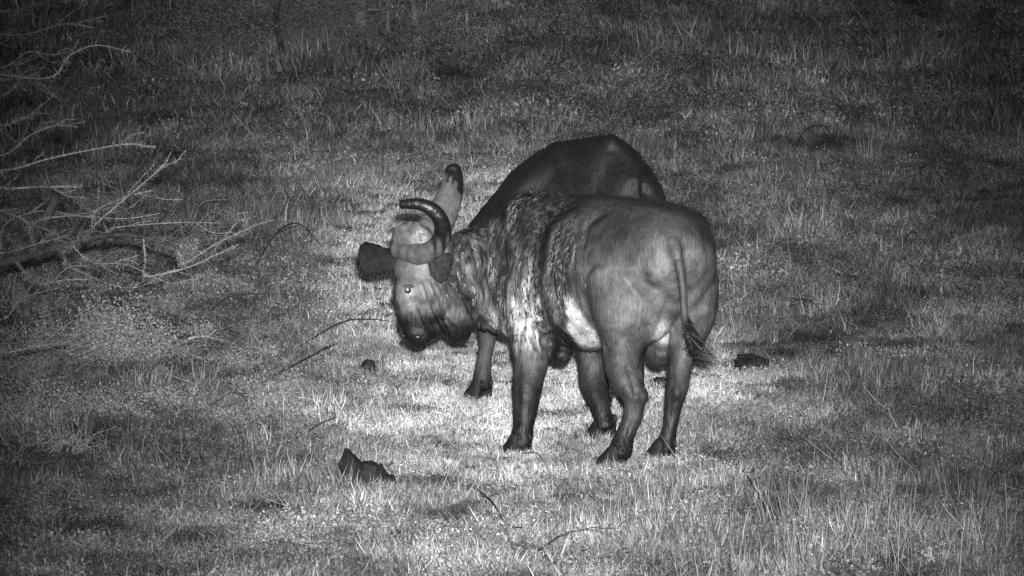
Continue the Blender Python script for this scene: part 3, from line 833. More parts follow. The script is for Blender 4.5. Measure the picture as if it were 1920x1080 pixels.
def grass_field():
    r = np.random.default_rng(5)
    def samp(n, y0, y1):
        y = r.uniform(y0, y1, n); half = y * .097 + 1.6
        
        return r.uniform(-1, 1, n) * half, y
    xs = []; ys = []; sc = []
    for (n, y0, y1, s) in ((30000, 24.5, 36.5, 1.0), (19000, 36.5, 48, 1.25), (13000, 48, 74, 1.9)):
        x, y = samp(n, y0, y1); xs.append(x); ys.append(y); sc.append(np.full(n, s))
    oy = r.uniform(24, 70, 16000); ox = np.where(r.uniform(0, 1, 16000) < .5, -1, 1) * (oy * .097 + 1.6 + r.uniform(0, 7, 16000))      # goes on beside the picture, sparser
    xs.append(ox); ys.append(oy); sc.append(np.full(16000, 1.9))
    x = np.concatenate(xs); y = np.concatenate(ys); sc = np.concatenate(sc)
    z = ground_z(x, y)
    px, py = pixel_of(x, y, z)
    n1 = fbm(x * .8, y * .5, 51, 4); n2 = fbm(x * 2.6 + 9, y * 1.6, 61, 3); n2 = .5 * n2 + .5 * fbm(x * 7 + 3, y * 4.5, 66, 2); n3 = fbm(x * .35 + 4, y * .2, 71, 3)
    # trampled, grazed-down place where the animals stand, with the lamp's bright pool painted in
    worn_pool = np.clip(G(960, 800, 300, 120, px, py) + G(1000, 640, 260, 130, px, py) + .8 * G(720, 500, 120, 130, px, py) + .7 * G(900, 380, 160, 60, px, py) + .5 * G(1320, 700, 120, 80, px, py), 0, 1)
    worn_pool = worn_pool * (.7 + .6 * n2)
    keep = r.uniform(0, 1, len(x)) < np.clip(.45 + 2.6 * (n2 - .26) + .5 * np.clip(worn_pool, 0, 1), .42, 1)
    # height
    tall = sm(.52, .68, n1) * (1 - np.clip(worn_pool * 1.5, 0, 1))
    tall = np.clip(tall + .9 * G(1700, 1000, 260, 130, px, py) * (n2 > .42) + .6 * G(120, 760, 200, 120, px, py), 0, 1)
    idx = np.where(r.uniform(0, 1, len(x)) < tall * .3, r.integers(6, 10, len(x)), np.where(r.uniform(0, 1, len(x)) < .25, r.integers(10, 13, len(x)), r.integers(0, 6, len(x))))
    weed = r.uniform(0, 1, len(x)) < .08 + .38 * sm(.45, .6, fbm(x * 1.7 + 30, y * 1.1, 131, 3)) * (1 - np.clip(worn_pool, 0, .85)) + .35 * G(250, 700, 300, 200, px, py)
    idx = np.where(weed, r.integers(13, 17, len(x)), idx)
    straw = r.uniform(0, 1, len(x)) < .022
    idx = np.where(straw, r.integers(17, 20, len(x)), idx)
    s = sc * r.uniform(.65, 1.35, len(x)) * (.45 + 1.15 * n2) * (.8 + .5 * n1) * (1 - .35 * np.clip(worn_pool, 0, 1))
    tone = (.12 + 1.4 * n2 ** 1.3) * (.75 + .5 * n3) * r.uniform(.4, 1.55, len(x))
    tone = tone * (.50 + 1.1 * np.clip(worn_pool, 0, 1))
    tone = tone + .62 * np.clip(worn_pool, 0, 1)  # extra brightness of the light pool, painted into the grass tone
    n4 = fbm(x * 1.15 + 17, y * .62, 171, 3); tone = tone * np.clip(.25 + 1.5 * n4, .45, 1.5)
    tone = np.where(weed, tone * .8, tone); tone = np.where(straw, tone * 1.1 + .1, tone)
    tone = np.where((n2 < .34) & (worn_pool < .4), tone * .55, tone)
    dark = np.zeros(len(x))
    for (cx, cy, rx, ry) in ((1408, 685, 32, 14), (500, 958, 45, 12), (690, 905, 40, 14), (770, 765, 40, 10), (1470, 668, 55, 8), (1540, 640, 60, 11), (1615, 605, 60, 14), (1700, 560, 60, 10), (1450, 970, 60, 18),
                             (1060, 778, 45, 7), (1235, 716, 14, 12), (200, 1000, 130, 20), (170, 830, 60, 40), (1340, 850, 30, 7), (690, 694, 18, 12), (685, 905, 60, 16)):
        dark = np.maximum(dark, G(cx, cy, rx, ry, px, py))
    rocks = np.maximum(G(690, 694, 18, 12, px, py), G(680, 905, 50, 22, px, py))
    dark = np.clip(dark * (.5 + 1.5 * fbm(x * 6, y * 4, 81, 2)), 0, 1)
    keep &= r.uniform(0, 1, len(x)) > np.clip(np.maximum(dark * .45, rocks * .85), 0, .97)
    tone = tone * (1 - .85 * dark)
    hoofs = [l['hoof'] for l in (hl, hr, fl, fr)] + [l['hoof'] for l in legs2]
    k = keep
    x, y, z, s, tone, idx = x[k], y[k], z[k], s[k], tone[k], idx[k]
    hx = np.concatenate([h[0] + r.normal(0, .10, 16) for h in hoofs]); hy = np.concatenate([h[1] - np.abs(r.normal(.02, .06, 16)) - .04 for h in hoofs])
    x = np.concatenate([x, hx]); y = np.concatenate([y, hy]); z = np.concatenate([z, ground_z(hx, hy)]); M_ = len(hx)
    s = np.concatenate([s, r.uniform(.4, .75, M_)]); tone = np.concatenate([tone, r.uniform(.5, 1.1, M_)]); idx = np.concatenate([idx, r.choice([0, 1, 2, 6, 7, 8], M_)])
    N = len(x)
    me = bpy.data.meshes.new('grass')
    me.vertices.add(N); me.vertices.foreach_set('co', np.stack([x, y, z], 1).astype(np.float32).ravel())
    a = me.attributes.new('rot', 'FLOAT_VECTOR', 'POINT')
    a.data.foreach_set('vector', np.stack([r.normal(0, .12, N), r.normal(0, .12, N), r.uniform(0, 6.28, N)], 1).astype(np.float32).ravel())
    a = me.attributes.new('scl', 'FLOAT_VECTOR', 'POINT')
    a.data.foreach_set('vector', np.stack([s, s, s * r.uniform(.7, 1.2, N)], 1).astype(np.float32).ravel())
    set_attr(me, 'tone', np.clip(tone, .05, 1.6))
    a = me.attributes.new('idx', 'INT', 'POINT'); a.data.foreach_set('value', idx.astype(np.int32))
    o = bpy.data.objects.new('grass', me); col.objects.link(o)
    tag(o, 'short grazed grass covering the ground', 'grass', kind='stuff')
    ng = bpy.data.node_groups.new('grass_nodes', 'GeometryNodeTree')
    ng.interface.new_socket('Geometry', in_out='INPUT', socket_type='NodeSocketGeometry')
    ng.interface.new_socket('Geometry', in_out='OUTPUT', socket_type='NodeSocketGeometry')
    gi = ng.nodes.new('NodeGroupInput'); go = ng.nodes.new('NodeGroupOutput')
    ip = ng.nodes.new('GeometryNodeInstanceOnPoints')
    ci = ng.nodes.new('GeometryNodeCollectionInfo'); ci.inputs['Collection'].default_value = tuft_col
    ci.inputs['Separate Children'].default_value = True; ci.inputs['Reset Children'].default_value = True
    def na(nm, t):
        q = ng.nodes.new('GeometryNodeInputNamedAttribute'); q.data_type = t; q.inputs['Name'].default_value = nm; return q.outputs['Attribute']
    er = ng.nodes.new('FunctionNodeEulerToRotation')
    L = ng.links.new
    L(gi.outputs[0], ip.inputs['Points']); L(ci.outputs[0], ip.inputs['Instance']); ip.inputs['Pick Instance'].default_value = True
    L(na('idx', 'INT'), ip.inputs['Instance Index']); L(na('rot', 'FLOAT_VECTOR'), er.inputs[0]); L(er.outputs[0], ip.inputs['Rotation'])
    L(na('scl', 'FLOAT_VECTOR'), ip.inputs['Scale']); L(ip.outputs[0], go.inputs[0])
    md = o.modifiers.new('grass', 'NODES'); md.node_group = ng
grass_field()

# ------------------------------------------------------------------ tall grass tussocks, each a thing of its own
def tussock(px, py, height, n, spread, lean, label, dry=False, width=.0017, heads=0, seed=0):
    g = on_ground(px, py); r = np.random.default_rng(seed + int(px) * 7 + int(py)); mb = MB()
    for k in range(n):
        a = r.uniform(0, 6.283); q = spread * math.sqrt(r.uniform())
        x, y = q * math.cos(a), q * math.sin(a)
        z = float(ground_z(g[0] + x, g[1] + y)) - g[2]
        L = height * r.uniform(.45, 1.1)
        blade(mb, (x, y, z - .02), a + r.normal(0, .8), L, abs(r.normal(0, lean)) + .03, r.uniform(0, .9), width * r.uniform(.45, 1.1), r, segs=4)
    root = mesh_obj('grass_tussock', mb.v, mb.f, M['dry' if dry else 'tussock'])
    root.location = tuple(g)
    tag(root, label, 'grass', 'tussocks of taller grass')
    return root
T_ = [
    (1478, 1000, .54, 30, .15, .13, 'tall upright tussock of pale stalks right of the hooves near the bottom edge', True),
    (1550, 1065, .48, 40, .28, .25, 'pale tussock at the bottom edge just right of the tallest stalks', True),
    (1650, 1060, .62, 30, .24, .42, 'tussock of long crossing stalks leaning left at the lower right', True),
    (1760, 1080, .50, 44, .32, .28, 'grass tussock at the bottom edge below the leaning stalks', False),
    (1860, 1045, .46, 46, .18, .2, 'dim tussock in the bottom right corner', False),
    (1800, 940, .30, 30, .13, .2, 'tall thin tussock near the right edge in the lower part', False),
    (1625, 305, .38, 60, .16, .32, 'large fan-shaped tussock right of the black buffalo in the upper right', True),
    (1540, 330, .26, 34, .13, .3, 'smaller tussock left of the fan-shaped one at the upper right', False),
    (1478, 395, .22, 34, .10, .28, 'tuft of blades midway between the black back and the fan-shaped tussock', False),
    (1440, 590, .18, 40, .10, .4, 'pale low tuft beside the rump at the right', True),
    (548, 612, .11, 60, .06, .6, 'small pale rounded tuft left of the muzzle', True),
    (505, 915, .14, 44, .09, .45, 'pale tuft left of the dark rock in the foreground', True),
    (1078, 78, .26, 30, .10, .3, 'small pale tuft by itself at the top right of the tree', True),
    (60, 800, .40, 46, .18, .22, 'dim tall tussock at the left edge below the leafy shrub', False),
    (130, 835, .34, 40, .14, .2, 'dim tussock right of the one at the left edge', False),
    (395, 290, .34, 34, .16, .25, 'dim tussock in the dark upper left right of the thorn branches', False),
    (490, 290, .30, 34, .14, .25, 'upright tussock between the thorn branches and the horns', False),
    (600, 260, .32, 32, .16, .25, 'upright dark tussock above the horns', False),
    (1150, 985, .26, 14, .08, .25, 'thin tuft just below the hind hooves', True),
    (90, 1010, .16, 34, .10, .4, 'low tuft in the bottom left corner', False),
    (1850, 600, .26, 38, .15, .25, 'dim tussock at the right edge halfway down', False),
    (1690, 570, .20, 34, .12, .3, 'tuft right of the rump, below the curved twig', False),
]
for row in T_: tussock(*row)

# ------------------------------------------------------------------ twigs and sticks lying in the grass
def twig(pts, r_px, label, mat='dark_bark', lift=.065, side=3, seed=0, tall=None):
    """pts: photograph pixels of a stick that lies on (or arches a little above) the grass."""
    r = np.random.default_rng(seed + int(pts[0][0]) + int(pts[0][1]))
    mid = pts[len(pts) // 2]
    base = on_ground(*pts[0]); endp = on_ground(*pts[-1])
    W = []
    for k, q in enumerate(pts):
        t = k / (len(pts) - 1)
        if tall:
            Y = base[1] + (endp[1] - base[1]) * t * 0 ; w = P(q[0], q[1], Y)
        else:
            g = on_ground(*q); w = g + np.array([0, 0, lift * (.5 + math.sin(t * math.pi))])
        W.append(w)
    W = np.array(W)
    rad = r_px * .7 / 330.0 * base[1] / 30
    mb = MB(); mb.add(*tube(W, rad, rad * .35, 6, 18))
    c = catmull(W, 20)
    for k in range(side):
        i = r.integers(5, 17); d = unit(c[i + 1] - c[i]); o = r.normal(0, 1, 3); o[2] = abs(o[2]) * .6
        e = c[i] + (d * .8 + unit(o) * .7) * r.uniform(.06, .2)
        mb.add(*tube([c[i], (c[i] + e) / 2 + r.normal(0, .008, 3), e], rad * .5, rad * .2, 4, 6))
    o = mb.build('fallen_twig', M[mat])
    tag(o, label, 'twig', 'sticks lying in the grass')
    return o
twig([(490, 727), (560, 705), (610, 678), (640, 650)], 2.6, 'long dark stick left of the small dark stone')
twig([(560, 660), (640, 628), (700, 622), (735, 612)], 2.2, 'thin dark twig reaching to the muzzle')
twig([(555, 850), (590, 828), (625, 812), (632, 790)], 2.4, 'crooked dark twig above the dark pointed rock')
twig([(380, 610), (430, 580), (520, 574), (610, 570)], 2.2, 'long thin twig curving right below the thorn branches')
twig([(480, 510), (520, 475), (560, 458), (600, 470)], 2.2, 'arched twig right of the thorn bush', lift=.12)
twig([(330, 655), (375, 658), (430, 650)], 3.2, 'short pale stick under the leafy shrub', 'bark')
twig([(395, 770), (440, 765), (475, 775)], 2.4, 'short stick lying left of the stones', 'dark_bark')
twig([(1000, 1050), (1060, 1033), (1120, 1028), (1180, 1040)], 2.6, 'gently curved stick at the bottom below the hooves')
twig([(890, 925), (930, 985), (965, 1050)], 2.2, 'straight dark twig pointing down at the bottom centre')
twig([(1490, 292), (1510, 272), (1545, 265), (1575, 285)], 2.4, 'arched dark twig at the upper right of the black buffalo', lift=.10)
twig([(1690, 470), (1710, 456), (1735, 465)], 3.0, 'short dark bent stick on the right slope', lift=.06)
twig([(1520, 50), (1570, 47), (1610, 60)], 2.4, 'dark curved stick at the top right')
twig([(1560, 3), (1590, 6), (1605, 20)], 2.4, 'small dark bent stick touching the top edge')
twig([(840, 62), (900, 70), (980, 82)], 2.2, 'thin pale stick right of the background tree', 'bark')
twig([(1380, 880), (1410, 940), (1450, 1000)], 2.0, 'thin dark stalk fallen towards the lower right grass')
twig([(1480, 570), (1520, 590), (1550, 606)], 2.2, 'short dark stick in the dark hollow right of the rump')
twig([(1850, 990), (1900, 992), (1960, 1000)], 2.4, 'dark stick at the right edge near the bottom')
twig([(980, 860), (1010, 882), (1035, 900)], 1.8, 'faint thin twig by the nearest front hoof', 'bark')

# ------------------------------------------------------------------ stones and dung
def stone(px, py, size, label, name='rock', mat='rock', seed=0, flat=.7, spike=None, cat='rock'):
    r = np.random.default_rng(seed); g = on_ground(px, py)
    v, f = ellipsoid((0, 0, 0), XYZ, (size, size * .8, size * flat), 18, 12)
    v = np.array(v); d = v / (np.linalg.norm(v, axis=1, keepdims=True) + 1e-9)
    for k in range(9):                                  # facets: cut by random planes
        n = unit(r.normal(0, 1, 3)); h = size * r.uniform(.45, .75)
        s = v @ n; v = v - np.outer(np.clip(s - h, 0, None), n) * .9
    v *= 1 + .12 * (fbm(d[:, 0] * 3 + 7, d[:, 2] * 3 + d[:, 1] * 2, seed + 3)[:, None] - .5)
    if spike is not None:
        k = np.clip((d @ unit(spike) - .55) / .45, 0, 1); v = v + np.outer(k ** 1.5, unit(spike)) * size * .9
    v[:, 2] += size * flat * .6
    o = mesh_obj(name, v.tolist(), f, M[mat], smooth=True)
    o.location = tuple(g); o.rotation_euler.z = r.uniform(0, 6)* (spike is None)
    tag(o, label, cat)
    return o
def heap(px, py, size, label, n=12, seed=0):
    g = on_ground(px, py); r = np.random.default_rng(seed); mb = MB()
    for k in range(n):
        a = r.uniform(0, 6.283); q = size * .6 * math.sqrt(r.uniform()); rr = size * r.uniform(.25, .5)
        v, f = ellipsoid((q * math.cos(a), q * math.sin(a), rr * .25), XYZ, (rr, rr * .8, rr * .55), 12, 8)
        v = np.array(v); v += r.normal(0, rr * .07, v.shape); mb.add(v, f)
    o = mb.build('dung', M['dung'], smooth=False); o.location = (g[0], g[1], g[2] + .03); tag(o, label, 'dung')
stone(691, 699, .07, 'small dark rounded stone on the pale grass below the muzzle', seed=3, flat=.85)
def wedge_rock(px, py, label):
    g = on_ground(px, py); r = np.random.default_rng(4)
    prof = np.array([(-.105, -.06), (-.112, .03), (-.098, .118), (-.070, .128), (-.035, .085), (.005, .060), (.06, .048), (.10, .022), (.125, -.06)])
    prof = catmull(prof, 25) ; prof += r.normal(0, .0045, prof.shape); n = len(prof); v = []; f = []
    L_ = ((-.085, .60, -.01), (-.06, .90, 0), (-.01, 1.0, 0), (.04, .92, .005), (.08, .6, .0))
    for (d, k, o) in L_:
        for q in prof: v.append((q[0] * (.7 + .3 * k) + r.normal(0, .005), d + r.normal(0, .008), q[1] * k + o + r.normal(0, .004)))
    for i in range(len(L_) - 1):
        for j in range(n - 1): f.append((i * n + j, i * n + j + 1, (i + 1) * n + j + 1, (i + 1) * n + j))
    f.append(tuple(range(n))); f.append(tuple(range((len(L_) - 1) * n, len(L_) * n))[::-1])
    o = mesh_obj('rock', v, f, M['rock'], smooth=False); o.location = (g[0], g[1], g[2] + .05); o.scale = (1.15, 1.2, 1.05); tag(o, label, 'rock')
wedge_rock(682, 903, 'dark rock with a pointed left top in the foreground')
stone(730, 905, .06, 'low dark clod at the right foot of the pointed rock', 'dirt_clod', 'dung', 12, .5, cat='clod')
stone(640, 905, .05, 'low dark clod at the left foot of the pointed rock', 'dirt_clod', 'dung', 14, .5, cat='clod')
heap(1408, 692, 0.16, 'dark dung heap in the hollow right of the tail', seed=1405)
heap(1236, 722, 0.055, 'dark lump on the grass seen between the hind legs', seed=1236)
heap(520, 962, 0.09, 'flat dark dung in the dark strip at the lower left', seed=520)
heap(470, 966, 0.06, 'smaller dark dung left of the flat one at the lower left', seed=470)
stone(178, 1000, .05, 'dark clod in the grass at the bottom left', 'dirt_clod', 'dung', 28, .5, cat='clod')

# ------------------------------------------------------------------ thorn bush at the left edge
def thorn_spray(mb, path, r0, r1, r, thorns=True, twigs=5, fuzz=1.0):
    c = catmull(np.asarray(path, float), 40)
    mb.add(*tube(path, r0, r1, 7, 40))
    def spikes(cc, rad, n, Ls):
        for k in range(n):
            i = r.integers(2, len(cc) - 1); d = unit(cc[i] - cc[i - 1])
            o = unit(np.cross(d, r.normal(0, 1, 3))); L = Ls * r.uniform(.2, 1.5)
            for s in (-1, 1):
                e = cc[i] + (o * s + d * .35) * L; w = unit(np.cross(d, o)) * rad * .7
                mb.add([cc[i] - w - d * rad * .4, cc[i] + w - d * rad * .4, cc[i] + d * rad * .6, e], [(0, 1, 3), (1, 2, 3), (2, 0, 3)])
    if thorns: spikes(c, (r0 + r1) / 2, int(75 * fuzz), .05)
    for k in range(twigs):
        i = r.integers(8, 36); d = unit(c[i] - c[i - 1]); o = r.normal(0, 1, 3); o = unit(o - d * (o @ d))
        L = r.uniform(.10, .28)
        q = [c[i], c[i] + d * L * .45 + o * L * .25, c[i] + d * L * .9 + o * L * .35 + np.array([0, 0, r.uniform(-.05, .04)])]
        mb.add(*tube(q, r1 * .8, r1 * .35, 5, 10))
        if thorns: spikes(catmull(np.array(q), 14), r1 * .7, int(16 * fuzz), .04)

def thorn_bush():
    gx = on_ground(-230, 812)
    root = empty('thorn_bush', gx)
    tag(root, 'bare thorn bush reaching into the picture from the left edge with long spiny branches', 'bush')
    r = np.random.default_rng(77); Y0 = gx[1]
    mb = MB()
    trunk = [P(-230, 815, Y0), P(-245, 650, Y0), P(-225, 480, Y0 + .1), P(-250, 280, Y0), P(-230, 60, Y0 - .1)]
    mb.add(*tube(trunk, .075, .03, 10, 30)); mb.build('trunk', M['dark_bark'], root)
    tc = catmull(np.array(trunk), 60)
    B = [  # px polylines in the picture, distance, radius in px
        ([(0, 320), (90, 298), (160, 283), (240, 270), (292, 276)], 30.0, 4.4), ([(85, 147), (130, 105), (180, 85), (246, 98)], 29.6, 4.2),
        ([(0, 66), (60, 62), (120, 45), (176, 52)], 30.4, 3.2), ([(0, 352), (80, 350), (155, 350)], 29.4, 4.6),
        ([(185, 415), (250, 360), (290, 325), (315, 300)], 30.2, 4.0), ([(180, 396), (240, 368), (286, 357)], 30.6, 3.0),
        ([(0, 474), (60, 460), (130, 440)], 30.4, 3.0), ([(210, 428), (320, 418), (412, 418)], 31.0, 2.8),
        ([(350, 492), (400, 460), (440, 440), (470, 428)], 31.2, 3.0), ([(275, 518), (350, 502), (400, 480), (448, 458)], 30.9, 3.4),
        ([(135, 462), (165, 488), (205, 494), (262, 478)], 30.2, 2.6), ([(0, 292), (55, 255), (100, 236), (146, 238)], 31.0, 3.4),
        ([(0, 235), (30, 226), (62, 217)], 30.2, 3.2), ([(80, 532), (120, 525), (165, 524)], 30.0, 3.4), ([(0, 128), (50, 98), (100, 103), (134, 96)], 30.8, 3.2),
        ([(0, 180), (40, 150), (78, 140)], 30.6, 3.2), ([(0, 20), (20, 30), (48, 15)], 30.5, 3.6), ([(0, 150), (30, 142), (75, 150)], 30.1, 3.0),
        ([(0, 600), (40, 560), (110, 540)], 30.7, 2.6), ([(10, 420), (80, 395), (150, 402), (210, 380)], 31.0, 2.4), ([(0, 660), (60, 650), (130, 640)], 30.0, 3.2),
        ([(60, 420), (130, 405), (230, 410), (300, 400)], 30.5, 2.6), ([(130, 500), (240, 540), (330, 505)], 31.0, 2.2), ([(0, 395), (60, 420), (110, 440)], 30.0, 2.2)]
    lp = [P(-232, 640, Y0), P(-60, 520, 30.6), P(60, 478, 30.6), P(150, 452, 30.7), P(240, 440, 30.9), P(330, 462, 31.0)]
    limb = catmull(np.array(lp), 60); m = MB(); m.add(*tube(lp, .04, .008, 8, 40)); m.build('branch', M['dark_bark'], root)
    for k, (pl, Y, rp) in enumerate(B):
        pts = [P(a, b, Y) for (a, b) in pl]
        rad = rp / 330.0 * .56
        if pl[0][1] > 375 and pl[0][0] > 5:
            start = limb[int(np.argmin(np.linalg.norm(limb - pts[0], axis=1) + .4 * (limb[:, 0] > pts[0][0])))]
            pts = [start, start * .5 + pts[0] * .5 + np.array([0, .02, -.03])] + pts
            m = MB(); thorn_spray(m, pts, rad, rad * .4, r, twigs=4, fuzz=1.0); m.build('branch', M['thornwood'], root); continue
        i = int(np.argmin(np.abs(tc[:, 2] - (pts[0][2] - .12)) ))
        start = tc[i]; mid = (start + pts[0]) / 2 + np.array([0, 0, .05])
        pts = [start, mid] + pts
        m = MB()
        thorn_spray(m, pts, rad * 1.2, rad * .4, r, twigs=6, fuzz=1.0)
        m.build('branch', M['thornwood'], root)
    m = MB(); m.add(*tube([P(50, 470, 30.6), P(80, 420, 30.6), P(98, 385, 30.6), P(106, 358, 30.6)], .035, .028, 8, 16)); m.add(*tube([P(50, 470, 30.6), P(-100, 560, 30.7), P(-232, 640, Y0)], .035, .045, 8, 16))
    m.build('stem', M['dark_bark'], root)
thorn_bush()

def thicket(px, py, w, h, n, label, seed, mat='thornwood'):
    g = on_ground(px, py); r = np.random.default_rng(seed); root = empty('thorn_thicket', g); tag(root, label, 'bush', 'tangles of thorny twigs')
    for q in range(3):
        mb = MB()
        for k in range(int(n * .55)):
            b = g + np.array([r.normal(0, w * .35), r.normal(0, w * .3), -.02]); L = h * r.uniform(.5, 1.3)
            d = unit(np.array([r.normal(0, 1.1), r.normal(0, .8), r.uniform(.25, 1.2)])); b[2] += abs(r.normal(0, h * .25))
            e = b + d * L; m = (b + e) / 2 + r.normal(0, .05, 3) * L * 2; e[2] -= L * r.uniform(0, .35)
            rad = r.uniform(.0018, .0045); mb.add(*tube([b, m, e], rad, rad * .4, 4, 9)); c = catmull(np.array([b, m, e]), 12)
            for t in range(7):
                i = r.integers(2, 11); o = unit(r.normal(0, 1, 3)); s_ = unit(np.cross(o, r.normal(0, 1, 3))) * rad * .5
                mb.add([c[i] - s_, c[i] + s_, c[i] + o * r.uniform(.02, .06)], [(0, 1, 2)])
        tag(mb.build('twigs', M[mat], root), kind='stuff')
for i_, (a_, b_, w_, h_, n_, l_) in enumerate((
    (110, 520, .45, .50, 75, 'dim tangle of thorny twigs under the long branches at the left edge'), (330, 480, .40, .32, 54, 'tangle of thorny twigs at the tip of the thorn bush'),
    (40, 720, .40, .42, 60, 'thorny tangle at the left edge beside the leafy shrubs'), (330, 690, .40, .28, 54, 'low thorny tangle right of the rounded leafy shrub'),
    (200, 420, .45, .40, 60, 'thorny tangle behind the leafy shrubs at the left'), (480, 640, .35, .18, 40, 'sparse thorny twigs between the left shrubs and the muzzle'),
    (120, 860, .40, .26, 45, 'thorny twigs low at the left above the bottom corner'))): thicket(a_, b_, w_, h_, n_, l_, 600 + i_)
for i_, (a_, b_, w_, h_, n_, l_) in enumerate((
    (790, 78, .7, .7, 60, 'dim tangle of twigs at the foot of the saplings at the top'), (600, 90, .8, .8, 60, 'dim tangle of twigs left of the grey trunk at the top'), (450, 60, .9, .8, 60, 'dim tangle of twigs in the dark at the top left'))): thicket(a_, b_, w_, h_, n_, l_, 640 + i_, 'bark_dim')

# ------------------------------------------------------------------ small leafy shrubs
def shrub(px, py, w, h, n, label, leaf=.017, mat='leaf', seed=0, name='leafy_shrub', stems=14, dens=.55, stem_mat='bark_dim'):
    g = on_ground(px, py); r = np.random.default_rng(seed + int(px)); root = empty(name, g)
    tag(root, label, 'shrub', 'shrubs')
    ms = MB(); ml = MB(); tips = []
    for k in range(stems):
        a = r.uniform(0, 6.283); q = math.sqrt(r.uniform()) * w
        e = g + np.array([q * math.cos(a), q * math.sin(a) * .7, h * r.uniform(.45, 1.0) * (1 - .35 * (q / w) ** 2)])
        b = g + np.array([q * .25 * math.cos(a), q * .25 * math.sin(a), -.02])
        path = [b, (b + e) / 2 + r.normal(0, .03, 3), e]
        ms.add(*tube(path, .006, .002, 4, 8)); c = catmull(np.array(path), 12)
        tips += [c[i] for i in range(4, 12)]
    tips = np.array(tips)
    for k in range(n):
        c = tips[r.integers(len(tips))] + r.normal(0, 1, 3) * np.array([w * .13, w * .13, h * .09])
        if c[2] < g[2]: c[2] = g[2] + .02
        d = unit(r.normal(0, 1, 3) + np.array([0, 0, .5])); s = unit(np.cross(d, r.normal(0, 1, 3))); L = leaf * r.uniform(.5, 1.4)
        ml.add([c, c + d * L * .5 + s * L * .28, c + d * L, c + d * L * .5 - s * L * .28], [(0, 1, 2, 3)])
    ms.build('stems', M[stem_mat], root)
    o = ml.build('foliage', M[mat], root, smooth=False); tag(o, kind='stuff')
shrub(215, 690, .46, .56, 13000, 'rounded leafy shrub standing at the left below the thorn branches', seed=1, stems=34, mat='leaf_pale')
shrub(90, 690, .34, .40, 3600, 'dim spreading shrub at the left edge beside the rounded leafy one', seed=2, stems=20)
shrub(372, 640, .15, .17, 1200, 'low small shrub just right of the rounded leafy one', seed=3)
shrub(350, 500, .10, .26, 1000, 'slender upright plant in front of the thorn twigs', seed=4, name='leafy_plant')
shrub(440, 700, .24, .14, 1600, 'flat leafy patch of shrub left of the long dark stick', seed=5)
shrub(300, 770, .32, .18, 2000, 'low sprawling shrub below the rounded leafy one', seed=6)
shrub(160, 555, .36, .30, 2400, 'dim undergrowth shrub beneath the thorn branches', seed=7)
shrub(60, 800, .34, .34, 2600, 'dim scrubby shrub at the left edge low down', seed=21, stems=34, leaf=.016)
shrub(200, 790, .30, .22, 2200, 'scrubby shrub between the left edge and the sprawling shrub', seed=22, stems=34, leaf=.016)
shrub(470, 790, .26, .12, 1600, 'thin low scrub left of the crooked twig', seed=23, stems=30, leaf=.015)
shrub(420, 560, .28, .18, 1900, 'scrub at the right foot of the thorn bush', seed=24, stems=30, leaf=.016)
shrub(60, 600, .34, .42, 2800, 'dim scrub tangled below the thorn branches at the left edge', seed=25, stems=36, leaf=.018)
shrub(30, 520, .40, .55, 4200, 'dark leafy mass behind the thorn branches at the left edge', seed=31, stems=40, leaf=.02, mat='leaf_dim')
shrub(180, 500, .34, .30, 3000, 'dark low leafy mass between the thorn branches and the rounded shrub', seed=32, stems=36, leaf=.018, mat='leaf_dim')
shrub(300, 590, .22, .26, 1700, 'twiggy shrub behind the rounded leafy one', seed=26, stems=30, leaf=.016)
shrub(1050, 60, .5, .5, 1800, 'dark bush behind the meadow right of the background tree', leaf=.03, mat='leaf_dim', seed=8)
shrub(420, 120, .7, .8, 2600, 'dim bush in the dark upper left background', leaf=.03, mat='leaf_dim', seed=9)
shrub(585, 75, .6, 1.0, 2600, 'tall dim bush left of the background tree trunk', leaf=.03, mat='leaf_dim', seed=10)
shrub(1750, 215, .5, .35, 1800, 'low dim bush at the upper right', leaf=.03, mat='leaf_dim', seed=11)
shrub(820, 105, .5, .35, 1500, 'low bush at the foot of the bare sapling', leaf=.03, mat='leaf_dim', seed=12)

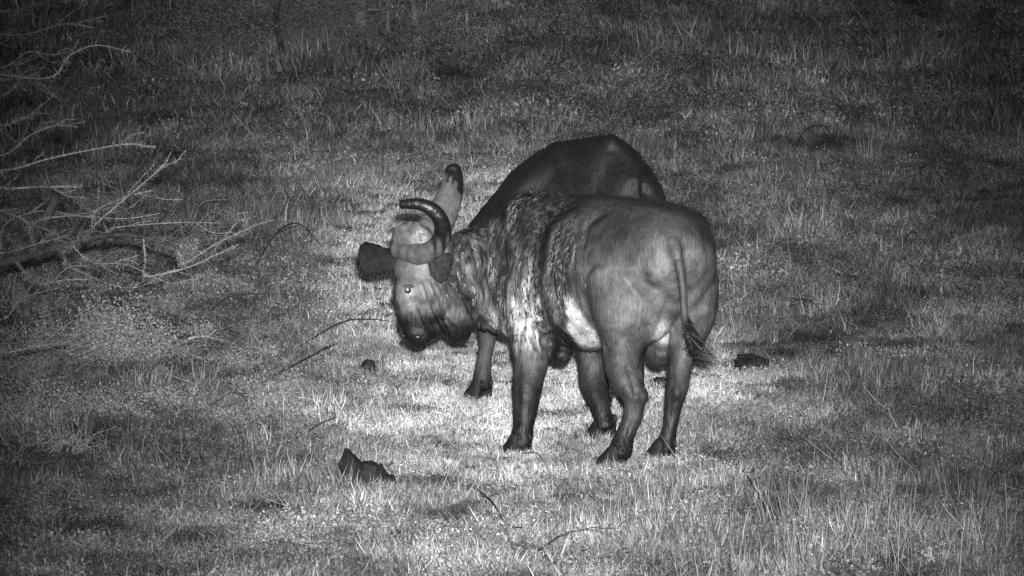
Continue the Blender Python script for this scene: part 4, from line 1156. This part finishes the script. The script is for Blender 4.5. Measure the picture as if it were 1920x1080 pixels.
# ------------------------------------------------------------------ trees at the back
def tree(px, py, rad, height, label, limbs, seed, crown_n=1500, name='tree', bark='bark_dim'):
    g = on_ground(px, py); r = np.random.default_rng(seed); root = empty(name, g); tag(root, label, 'tree')
    mb = MB()
    path = [g + np.array([0, 0, -.1])] + [g + np.array([r.normal(0, .06), r.normal(0, .06), height * t]) for t in (.2, .4, .6, .8, 1.0)]
    mb.add(*tube(path, rad, rad * .35, 12, 30)); c = catmull(np.array(path), 30); ends = [c[-1]]
    for (t, dx, dz, L) in limbs:
        s = c[int(t * 29)]; e = s + np.array([dx * L, r.normal(0, .3) * L, dz * L])
        mb.add(*tube([s, (s + e) / 2 + r.normal(0, .08 * L, 3), e], rad * .4, rad * .1, 7, 14)); ends += [e, (s + e) / 2]
        for k in range(4):
            b = s + (e - s) * r.uniform(.4, 1); q = b + r.normal(0, .3, 3) * L * .6
            mb.add(*tube([b, (b + q) / 2 + r.normal(0, .03, 3), q], rad * .12, rad * .05, 5, 6)); 
    mb.build('trunk', M[bark], root)
    ml = MB(); hi = [e for e in ends if e[2] > g[2] + height * .5] or ends
    for k in range(crown_n):
        c_ = hi[r.integers(len(hi))] + r.normal(0, .42, 3); d = unit(r.normal(0, 1, 3)); s = unit(np.cross(d, r.normal(0, 1, 3))); L = .07 * r.uniform(.6, 1.4)
        ml.add([c_, c_ + d * L * .5 + s * L * .3, c_ + d * L, c_ + d * L * .5 - s * L * .3], [(0, 1, 2, 3)])
    tag(ml.build('crown', M['leaf_dim'], root, smooth=False), kind='stuff')
tree(680, 62, .085, 4.2, 'grey tree trunk rising out of the top edge left of the bare sapling', [(.1, .8, -.1, .5), (.5, -.7, .7, 1.3), (.6, .8, .6, 1.2), (.8, -.5, .8, 1.0), (.9, .6, .7, 1.0)], 5)
tree(782, 68, .035, 2.2, 'thin bare sapling with forked twigs at the top edge right of the grey trunk', [(.15, -.7, .9, .5), (.25, .5, .9, .5), (.3, -.5, .9, .7), (.5, .6, .8, .6), (.6, -.6, .8, .6)], 9, 160, 'sapling')
tree(728, 66, .025, 1.8, 'spindly sapling between the grey trunk and the forked sapling', [(.15, .6, .7, .5), (.2, -.5, .9, .4), (.4, .5, .8, .5), (.5, -.6, .8, .5)], 12, 120, 'sapling')
tree(535, 110, .03, 2.4, 'dark thin sapling in the gloom left of the tree at the top', [(.3, -.5, .9, .6), (.5, .5, .8, .6), (.7, -.4, .9, .5)], 15, 200, 'sapling', 'dark_bark')
